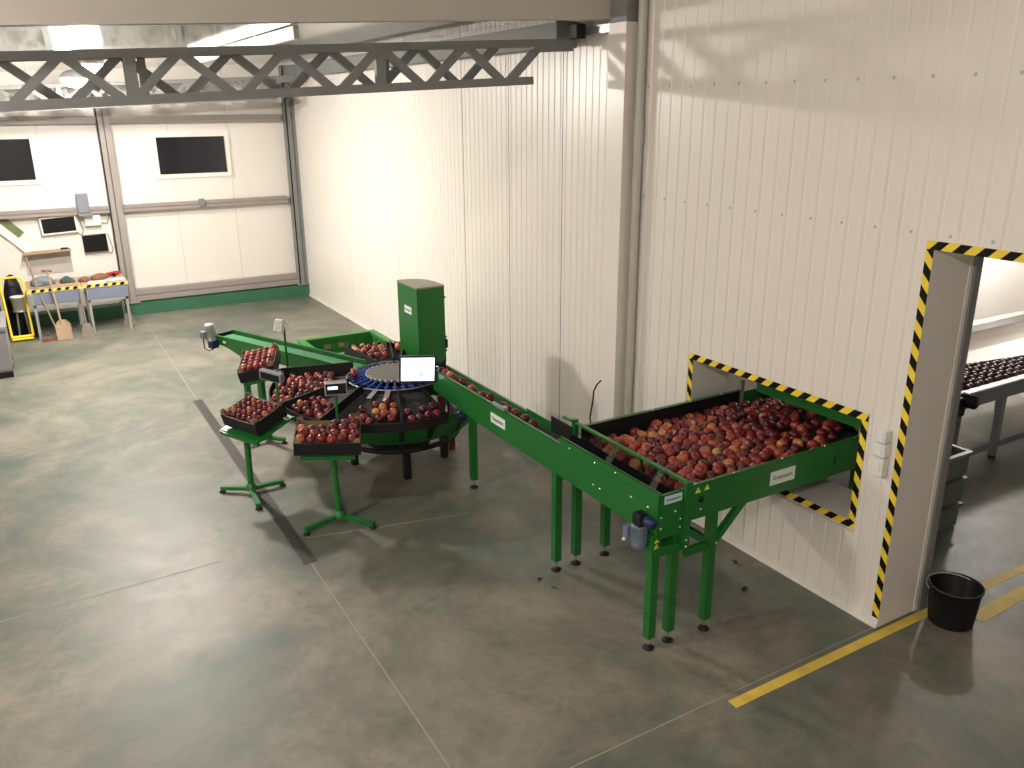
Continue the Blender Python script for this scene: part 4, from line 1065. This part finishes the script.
for xx in (2.95,3.72,5.2,6.8):
    for yy in (gy0+.03, gy1-.03):
        b = MB(); b.box(xx-.035,xx+.035,yy-.03,yy+.03,0.03,gz-.16); lg = W(gr, 'leg', b, M['greyplastic'])
        obj('foot', one('lathe',[(0.001,0),(0.04,0),(0.04,0.015),(0.015,0.035)],12,(xx,yy,0)), M['black'], lg)
b = MB(); b.box(gx0+.4,gx1,gy0+.01,gy0+.05,0.12,0.19); W(gr, 'lower_rail', b, M['greyplastic'])
b = MB(); b.bbox((2.66,1.28,0.80),(0.30,0.16,0.20),None,0.02); b.bbox((2.58,1.22,0.62),(0.10,0.12,0.16),None,0.015); b.lathe([(0.07,0),(0.07,0.14),(0.001,0.15)],16,(2.82,1.26,0.86),Euler((PI/2,0,0)).to_matrix()); W(gr, 'drive_motor', b, M['black'])
mb = MB()
k = gx0+.10; row = 0
while k < gx1-.1:
    for j in range(9):
        y = gy0+.10+j*0.083 + (0.02 if row % 2 else 0)
        if y < gy1-.10-(k-gx0)*0.16: mb.lathe(prof, 8, (k+random.uniform(-.008,.008), y, gz-.06+.028+AR*.80), Euler((PI/2+random.uniform(-.4,.4),0,random.uniform(-.4,.4))).to_matrix())
    k += 0.085; row += 1
b = MB(); b.hexa([(gx0,gy1-.05,gz+.005),(gx0+3.6,gy1-.62,gz+.005),(gx0+3.6,gy1-.02,gz+.005),(gx0,gy1-.02,gz+.005),(gx0,gy1-.05,gz+.012),(gx0+3.6,gy1-.62,gz+.012),(gx0+3.6,gy1-.02,gz+.03),(gx0,gy1-.02,gz+.03)]); W(gr, 'guide_board', b, M['wall'])
M['darkapple'] = mat('dark_maroon_skin', (0.062,0.014,0.016), 0.4, var=0.35, scale=9)
tag(obj('apples', mb, M['darkapple']), 'rows of dark red apples on the roller conveyor behind the doorway', 'apples', None, 'stuff')
for k in range(3):
    z0_ = 0.0 + k*0.245; x0_, x1_, y0_, y1_ = 1.24, 1.94+.012*k, 0.60, 1.18
    cr = thing('stacking_crate', ['grey stacking crate at the bottom of the stack behind the doorway', 'grey stacking crate in the middle of the stack behind the doorway', 'open grey stacking crate on top of the stack behind the doorway'][k], 'crate', ((x0_+x1_)/2,(y0_+y1_)/2,z0_), group='grey crates behind the doorway')
    t = 0.018
    b = MB(); b.box(x0_+.02,x1_-.02,y0_+.02,y1_-.02,z0_+.002,z0_+.02); W(cr,'bottom',b,M['teal'])
    for (p,q,s1,s2) in ((x0_+.01,x1_-.01,y0_+.01,y0_+.01+t),(x0_+.01,x1_-.01,y1_-.01-t,y1_-.01),(x0_+.01,x0_+.01+t,y0_+.01+t,y1_-.01-t),(x1_-.01-t,x1_-.01,y0_+.01+t,y1_-.01-t)):
        b = MB(); b.box(p,q,s1,s2,z0_+.02,z0_+.215); W(cr,'side',b,M['teal'])
    b = MB()
    for (p,q,s1,s2) in ((x0_-.01,x1_+.01,y0_-.01,y0_+.03),(x0_-.01,x1_+.01,y1_-.03,y1_+.01),(x0_-.01,x0_+.03,y0_+.03,y1_-.03),(x1_-.03,x1_+.01,y0_+.03,y1_-.03)): b.box(p,q,s1,s2,z0_+.213,z0_+.238)
    W(cr,'rim',b,M['greyplastic'] if k==2 else M['teal'])

# ================================================================== BACK CORNER: BENCHES AND TOOLS
def workbench(label, x0, x1, y0, y1, z, group=None):
    root = thing('workbench', label, 'workbench', ((x0+x1)/2,(y0+y1)/2,0), group=group)
    b = MB(); b.bbox(((x0+x1)/2,(y0+y1)/2,z-.02),(x1-x0,y1-y0,0.04),None,0.004); tp = W(root,'worktop',b,M['worktop'])
    b = MB(); n = int((x1-x0)/0.06); w_ = (x1-x0)/n
    for k in range(n):
        xa = x0+k*w_; s_ = 0.02
        b.add([(xa,y0-.002,z-.045),(xa+w_,y0-.002,z-.045),(min(xa+w_+s_,x1),y0-.002,z),(min(xa+s_,x1),y0-.002,z)],[(0,1,2,3)],k%2)
    o = b.mesh('edge_tape',[M['yellow'],M['hblack']]); o = link('edge_tape', o, tp)
    b = MB(); b.bbox(((x0+x1)/2+.02,y0+.015,z-.155),((x1-x0)*.86,0.012,0.20),None,0.004); W(root,'apron',b,M['fabric'])
    b = MB(); b.box(x0+.05,x1-.03,y0+.01,y0+.05,z-.30,z-.26); b.box(x0+.05,x1-.03,y1-.06,y1-.02,z-.30,z-.26); W(root,'frame',b,M['galv'])
    for xx in (x0+.08,x1-.05):
        for yy in (y0+.03,y1-.04):
            b = MB(); b.box(xx-.02,xx+.02,yy-.02,yy+.02,0,z-.04); W(root,'leg',b,M['galv'])
    return root
BZ = 0.84
workbench('left of two tape-edged workbenches by the back wall, with shovels leaning on it', -4.98,-4.185,12.32,13.22,BZ)
workbench('right of two tape-edged workbenches by the back wall, next to the column', -4.17,-3.46,12.32,13.22,BZ)
def screen_thing(name,label,cat,x0,x1,z0,z1,rim,rot=0.0,y=BY-.02,depth=0.07,rimm='white'):
    root = thing(name,label,cat,((x0+x1)/2,y,(z0+z1)/2),(0,rot,0))
    w_,h_ = x1-x0, z1-z0
    b = MB(); b.bbox((0,-depth/2,0),(w_,depth,h_),None,0.008); obj('casing',b,M[rimm],root)
    b = MB(); b.box(-w_/2+rim,w_/2-rim,-depth-.003,-depth+.002,-h_/2+rim,h_/2-rim); obj('screen',b,M['screen'],root)
    b = MB(); b.tube([(w_/2-.05,-.02,-h_/2+.01),(w_/2+.04,-.02,-h_/2-.06),(w_/2+.08,-.02,-h_/2+.02),(w_/2+.03,-.02,h_/2)],0.008,6); obj('power_cable',b,M['greyplastic'],root)
    return root
screen_thing('wall_screen','flat screen with a white rim hung under the girt above the workbench','screen',bwx(-4.60),bwx(-4.03),bwz(1.59),bwz(1.895),0.03,r(-2.5))
screen_thing('wall_screen','plain black screen hung on the wall beside the column, lower right of the white-rimmed one','screen',bwx(-3.985),bwx(-3.60),bwz(1.235),bwz(1.54),0.008,r(-1.5),rimm='screen')
ep = thing('electrical_box','upright grey electrical box mounted over the girt above the screens','box',(bwx(-3.90),BY-.16,bwz(2.10)))
b = MB(); b.bbox((0,-.06,0),(0.19,0.12,0.33),None,0.01); obj('casing',b,M['greyplastic'],ep)
b = MB(); b.bbox((0.02,-.05,-0.19),(0.22,0.10,0.06),None,0.006); obj('cable_entry',b,M['steel_grey'],ep)
b = MB(); b.bbox((bwx(-3.78),BY-.055,bwz(1.79)),(0.26,0.11,0.19),None,0.008)
jb = tag(obj('junction_box',b,M['white']),'white junction box on the wall below the grey electrical box','box')
b = MB(); b.tube([(bwx(-3.66),BY-.04,bwz(1.74)),(bwx(-3.55),BY-.03,bwz(1.72)),(bwx(-3.50),BY-.03,bwz(1.85)),(bwx(-3.49),BY-.03,bwz(1.90))],0.008,6); obj('cable',b,M['greyplastic'],jb)
b = MB(); b.bbox((bwx(-1.93),BY-.19,bwz(2.0)),(0.10,0.06,0.13),None,0.008)
tag(obj('sensor_box',b,M['greyplastic']),'small grey device clamped on the girt below the right-hand window','device')
# whiteboard hanging askew with green print, paper sheet
wb = thing('notice_board','tilted notice board with a green print at the far left of the back wall','board',(bwx(-5.05),BY-.02,bwz(1.58)),(0,r(48),0))
b = MB(); b.bbox((0,-.02,0),(0.72,0.03,0.13),None,0.004); obj('frame',b,M['white'],wb)
b = MB(); b.box(-0.33,0.08,-.012,-.002,0.066,0.20); obj('print',b,M['olive'],wb)
b = MB(); b.bbox((bwx(-5.04),BY-.012,bwz(1.50)),(0.20,0.006,0.22),Euler((0,r(-8),0)).to_matrix(),0.001)
tag(obj('paper_sheet',b,M['paper']),'white paper sheet pinned below the tilted notice board','paper')
# wall shelf bar with uprights
sh = thing('wall_shelf','narrow pale shelf board on the back wall above the left workbench','shelf',(bwx(-4.56),BY-.12,bwz(1.31)))
b = MB(); b.bbox((0,0,0),(0.74,0.20,0.03),Euler((0,r(-2),0)).to_matrix(),0.004); obj('board',b,M['wood'],sh)
b = MB(); b.bbox((0,0.115,-0.21),(0.72,0.006,0.39),None,0.001); obj('back_panel',b,mat('beige_grey_board',(0.46,0.42,0.38),0.7),sh)  # thin panel below the shelf, darker beige than the wall
b = MB(); b.bbox((0.27,-.02,0.035),(0.12,0.08,0.03),None,0.006); obj('end_block',b,M['black'],sh)
# things on the benches
def lump(name,label,cat,c,size,m,rot=0.0,bump=0.25,seed=1):
    g = random.Random(seed); n, mrows = 16, 8; vs=[]; fs=[]
    for i in range(mrows+1):
        t = PI/2*i/mrows
        for k in range(n):
            a = 2*PI*k/n; q = 1+bump*(math.sin(3*a+seed)*.4+g.uniform(-.3,.3))*(1 if i<mrows else 0)
            rr = max(math.cos(t)**0.7,0.002)
            vs.append((rr*math.cos(a)*size[0]/2*q, rr*math.sin(a)*size[1]/2*q, math.sin(t)**0.8*size[2]*(1+bump*.3*math.sin(2*a))))
    for i in range(mrows):
        for k in range(n): fs.append((i*n+k,i*n+(k+1)%n,(i+1)*n+(k+1)%n,(i+1)*n+k))
    fs.append(tuple(range(n))[::-1])
    b = MB(); b.add(vs,fs,0,True)
    return tag(obj(name,b,m,None,c,(0,0,rot)),label,cat)
lump('work_cloth','crumpled blue-grey cloth at the left end of the workbenches','cloth',(-4.74,12.74,BZ),(0.36,0.34,0.14),M['cloth'],0.3,.3,2)
lump('work_rag','dark green rag heaped in the middle of the left workbench','cloth',(-4.36,12.74,BZ),(0.20,0.26,0.10),mat('dark_green_rag',(0.05,0.08,0.06),0.9,var=.3,scale=16),0.6,.3,5)
lump('glove','dark reddish work glove on the joint of the two workbenches','glove',(-4.10,12.68,BZ),(0.18,0.14,0.08),M['brown'],0.5,.35,7)
lump('leather_bag','brown tool bag lying on the right workbench','bag',(-3.86,12.80,BZ),(0.30,0.18,0.09),M['brown'],0.2,.25,8)
dt = thing('hand_drill','red power tool lying on the right workbench by the column','tool',(-3.60,12.99,BZ),(0,0,0.4))
b = MB(); b.tube([(-0.14,0,0.045),(0.0,0,0.045),(0.06,0,0.045),(0.14,0,0.045)],[0.025,0.036,0.034,0.014],12); obj('body',b,M['brightred'],dt)
b = MB(); b.beam((-0.02,0,0.035),(-0.06,-0.13,0.03),0.035,0.035); obj('grip',b,M['hblack'],dt)
for k,(x,y,rt) in enumerate(((-3.62,12.62,0.2),(-3.92,12.50,-0.1))):
    b = MB(); b.bbox((0,0,0.004),(0.28,0.20,0.008),None,0.001)
    tag(obj('paper_sheet',b,M['paper'],None,(x,y,BZ),(0,0,rt)),['white paper stack at the right end of the workbench near the column','white paper stack at the front edge of the right workbench'][k],'paper')
wbx = thing('plank','pale wooden board lying on the left workbench','board',(-4.42,12.48,BZ),(0,0,0.05))
b = MB(); b.bbox((0,0,0.012),(0.42,0.12,0.022),None,0.003); obj('board',b,M['wood'],wbx)
# shovel, squeegee broom, brooms
sv = thing('shovel','pale square-bladed shovel standing in front of the left workbench','shovel',(-4.55,12.12,0))
b = MB(); b.tube([(-0.02,0.05,0.28),(-0.05,0.12,0.7),(-0.09,0.18,1.13)],0.017,10); obj('shaft',b,M['wood'],sv)
b = MB(); b.tube([(-0.17,0.185,1.14),(-0.02,0.185,1.13)],0.018,10); obj('grip',b,M['brown'],sv)
b = MB()
nx_,nz_ = 8,8; vs=[];fs=[]
for i in range(nz_+1):
    for k in range(nx_+1):
        u = -1+2*k/nx_; v = i/nz_
        wid = 0.115*(1 if v<.8 else 1-.5*(v-.8)/.2)
        vs.append((u*wid, 0.0+0.055*v-0.03*(u*u)*0.8+0.01, 0.005+0.33*v))
for i in range(nz_):
    for k in range(nx_): fs.append((i*(nx_+1)+k,i*(nx_+1)+k+1,(i+1)*(nx_+1)+k+1,(i+1)*(nx_+1)+k))
b.add(vs,fs,0,True); obj('blade',b,M['wood'],sv)
sq = thing('floor_squeegee','long-handled floor squeegee leaning at the left workbench, dark bar on the floor','squeegee',(-4.68,12.20,0))
b = MB(); b.tube([(0.06,0.0,0.06),(-0.12,0.14,0.75),(-0.22,0.32,1.36)],0.014,10); obj('shaft',b,M['shaft'],sq)
b = MB(); b.beam((-0.20,-0.05,0.025),(0.22,0.06,0.025),0.05,0.05); obj('bar',b,M['brown'],sq)
for k,(x,y,lab,tx,ty) in enumerate(((-4.20,12.20,'grey bristle broom leaning between the two workbenches',-0.02,0.10),(-3.50,12.62,'short grey broom head resting by the right front leg of the right workbench',0.03,0.05))):
    br = thing('broom',lab,'broom',(x,y,0))
    b = MB(); b.tube([(0,0,0.20),(tx,ty,0.80 if k==0 else 0.5)],0.013,8); obj('shaft',b,M['shaft'],br)
    b = MB(); b.hexa([(-.12,-.05,0),(.12,-.05,0),(.12,.05,0),(-.12,.05,0),(-.05,-.02,.22),(.05,-.02,.22),(.05,.02,.22),(-.05,.02,.22)]); obj('bristles',b,mat('bristle_grey_%d'%k,(0.22,0.19,0.16),0.9,var=.3,scale=40),br)
# yellow hand truck with things on it
tk = thing('hand_truck','yellow tubular hand truck parked left of the workbenches','hand truck',(-5.16,12.50,0))
b = MB(); b.tube([(-0.15,0.0,0.06),(-0.165,0.08,0.55),(-0.18,0.14,0.93),(-0.17,0.15,0.99),(-0.12,0.16,1.02),(0.09,0.16,1.02),(0.14,0.15,0.99),(0.15,0.14,0.93),(0.15,0.08,0.55),(0.16,0.0,0.06)],0.020,10); obj('frame',b,M['yellow'],tk)
b = MB(); b.tube([(-0.15,0,0.06),(0.16,0,0.06)],0.02,8); obj('cross_tube',b,M['yellow'],tk)
b = MB(); b.box(-0.15,0.16,-0.12,0.0,0.03,0.04); obj('toe_plate',b,M['yellow'],tk)
for sx in (-0.21,0.215):
    b = MB(); b.lathe([(0.001,-.03),(0.06,-.03),(0.095,-.025),(0.10,0),(0.095,.025),(0.06,.03),(0.001,.03)],20,(sx,0.10,0.10),Euler((0,PI/2,0)).to_matrix()); obj('wheel',b,M['black'],tk)
lump('black_sack','black sack heaped behind the yellow hand truck','sack',(-5.18,13.05,0),(0.34,0.40,0.98),M['black'],0,.12,3)
st = thing('stool','small thin-legged stool carrying the white bucket behind the hand truck','stool',(-5.12,12.76,0))
b = MB(); b.lathe([(0.001,0.43),(0.11,0.43),(0.11,0.45),(0.001,0.45)],18); obj('seat',b,M['galv'],st)
for a in range(4):
    b = MB(); b.tube([(0.08*math.cos(a*PI/2+.7),0.06*math.sin(a*PI/2+.7),0.43),(0.11*math.cos(a*PI/2+.7),0.085*math.sin(a*PI/2+.7),0.0)],0.009,6); obj('leg',b,M['galv'],st)
pb = thing('paint_bucket','white bucket on a stool framed by the yellow hand truck','bucket',(-5.12,12.76,0.451))
b = MB(); b.lathe([(0.001,0.0),(0.095,0.0),(0.115,0.22),(0.120,0.22),(0.120,0.235),(0.112,0.235),(0.09,0.02),(0.001,0.02)],24); obj('body',b,M['white'],pb)
b = MB(); b.tube([(0.12*math.cos(PI*k/10),-0.05*math.sin(PI*k/10),0.215-0.08*math.sin(PI*k/10)) for k in range(11)],0.004,6); obj('handle',b,M['galv'],pb)
lump('navy_bag','navy blue bag on top of the dark stack at the far left','bag',(-5.60,12.75,0.82),(0.46,0.40,0.32),M['navy'],0.2,.2,4)
ds_ = thing('tool_chest','dark green tool chest at the far left under the navy bag','chest',(-5.66,12.75,0))
b = MB(); b.bbox((0,0,0.42),(0.52,0.50,0.80),None,0.015); obj('body',b,mat('dark_chest',(0.02,0.035,0.03),0.5),ds_)
for k in range(3):
    b = MB(); b.bbox((0,-.256,0.20+.24*k),(0.46,0.012,0.20),None,0.004); d_ = obj('drawer',b,bpy.data.materials['dark_chest'],ds_)
    b = MB(); b.bbox((0,-.27,0.26+.24*k),(0.20,0.02,0.02),None,0.004); obj('drawer_handle',b,M['galv'],d_)
# grey bin at the left frame edge
bn = thing('storage_bin','worn grey plastic pallet bin cut off by the left edge of the picture','bin',(-5.83,10.80,0))
x0_,x1_,y0_,y1_,hh = -6.36,-5.32,10.22,11.35,0.74
for (p,q,s1,s2) in ((x0_,x1_,y0_,y0_+.035),(x0_,x1_,y1_-.035,y1_),(x0_,x0_+.035,y0_+.035,y1_-.035),(x1_-.035,x1_,y0_+.035,y1_-.035)):
    b = MB(); b.box(p,q,s1,s2,0.10,hh-.05)
    W(bn,'wall_panel',b,M['bin'])
b = MB()
for (p,q,s1,s2) in ((x0_-.02,x1_+.02,y0_-.02,y0_+.05),(x0_-.02,x1_+.02,y1_-.05,y1_+.02),(x0_-.02,x0_+.05,y0_+.05,y1_-.05),(x1_-.05,x1_+.02,y0_+.05,y1_-.05)): b.box(p,q,s1,s2,hh-.05,hh)
W(bn,'rim',b,M['bin'])
b = MB(); b.box(x0_,x1_,y0_,y1_,0.09,0.11); W(bn,'base',b,M['bin'])
for yy in (y0_+.06,(y0_+y1_)/2,y1_-.06):
    b = MB(); b.box(x0_,x1_,yy-.05,yy+.05,0,0.09); W(bn,'runner',b,M['black'])

# ================================================================== CAMERA / WORLD / VIEW
cam = bpy.data.cameras.new('camera'); co = bpy.data.objects.new('camera', cam); COL.objects.link(co)
rt = Vector((0.86300381,-0.50515425,-0.00660294)); up = Vector((0.16355684,0.26700612,0.94971411)); fw = Vector((0.4779891,0.82068686,-0.31304873))
mw = Matrix(((rt.x,up.x,-fw.x,-4.905),(rt.y,up.y,-fw.y,-3.206),(rt.z,up.z,-fw.z,3.6),(0,0,0,1)))
co.matrix_world = mw
cam.sensor_width = 36.0; cam.sensor_fit = 'HORIZONTAL'; cam.lens = 835.435/1024*36
cam.clip_start = 0.05; cam.clip_end = 100
scene.camera = co
w = bpy.data.worlds.new('night'); scene.world = w; w.use_nodes = True
bg = w.node_tree.nodes['Background']; bg.inputs['Color'].default_value = (0.010,0.012,0.018,1); bg.inputs['Strength'].default_value = 0.5
scene.view_settings.view_transform = 'Standard'; scene.view_settings.look = 'None'
scene.view_settings.gamma = 1.0; scene.view_settings.use_curve_mapping = False
scene.view_settings.exposure = 1.2
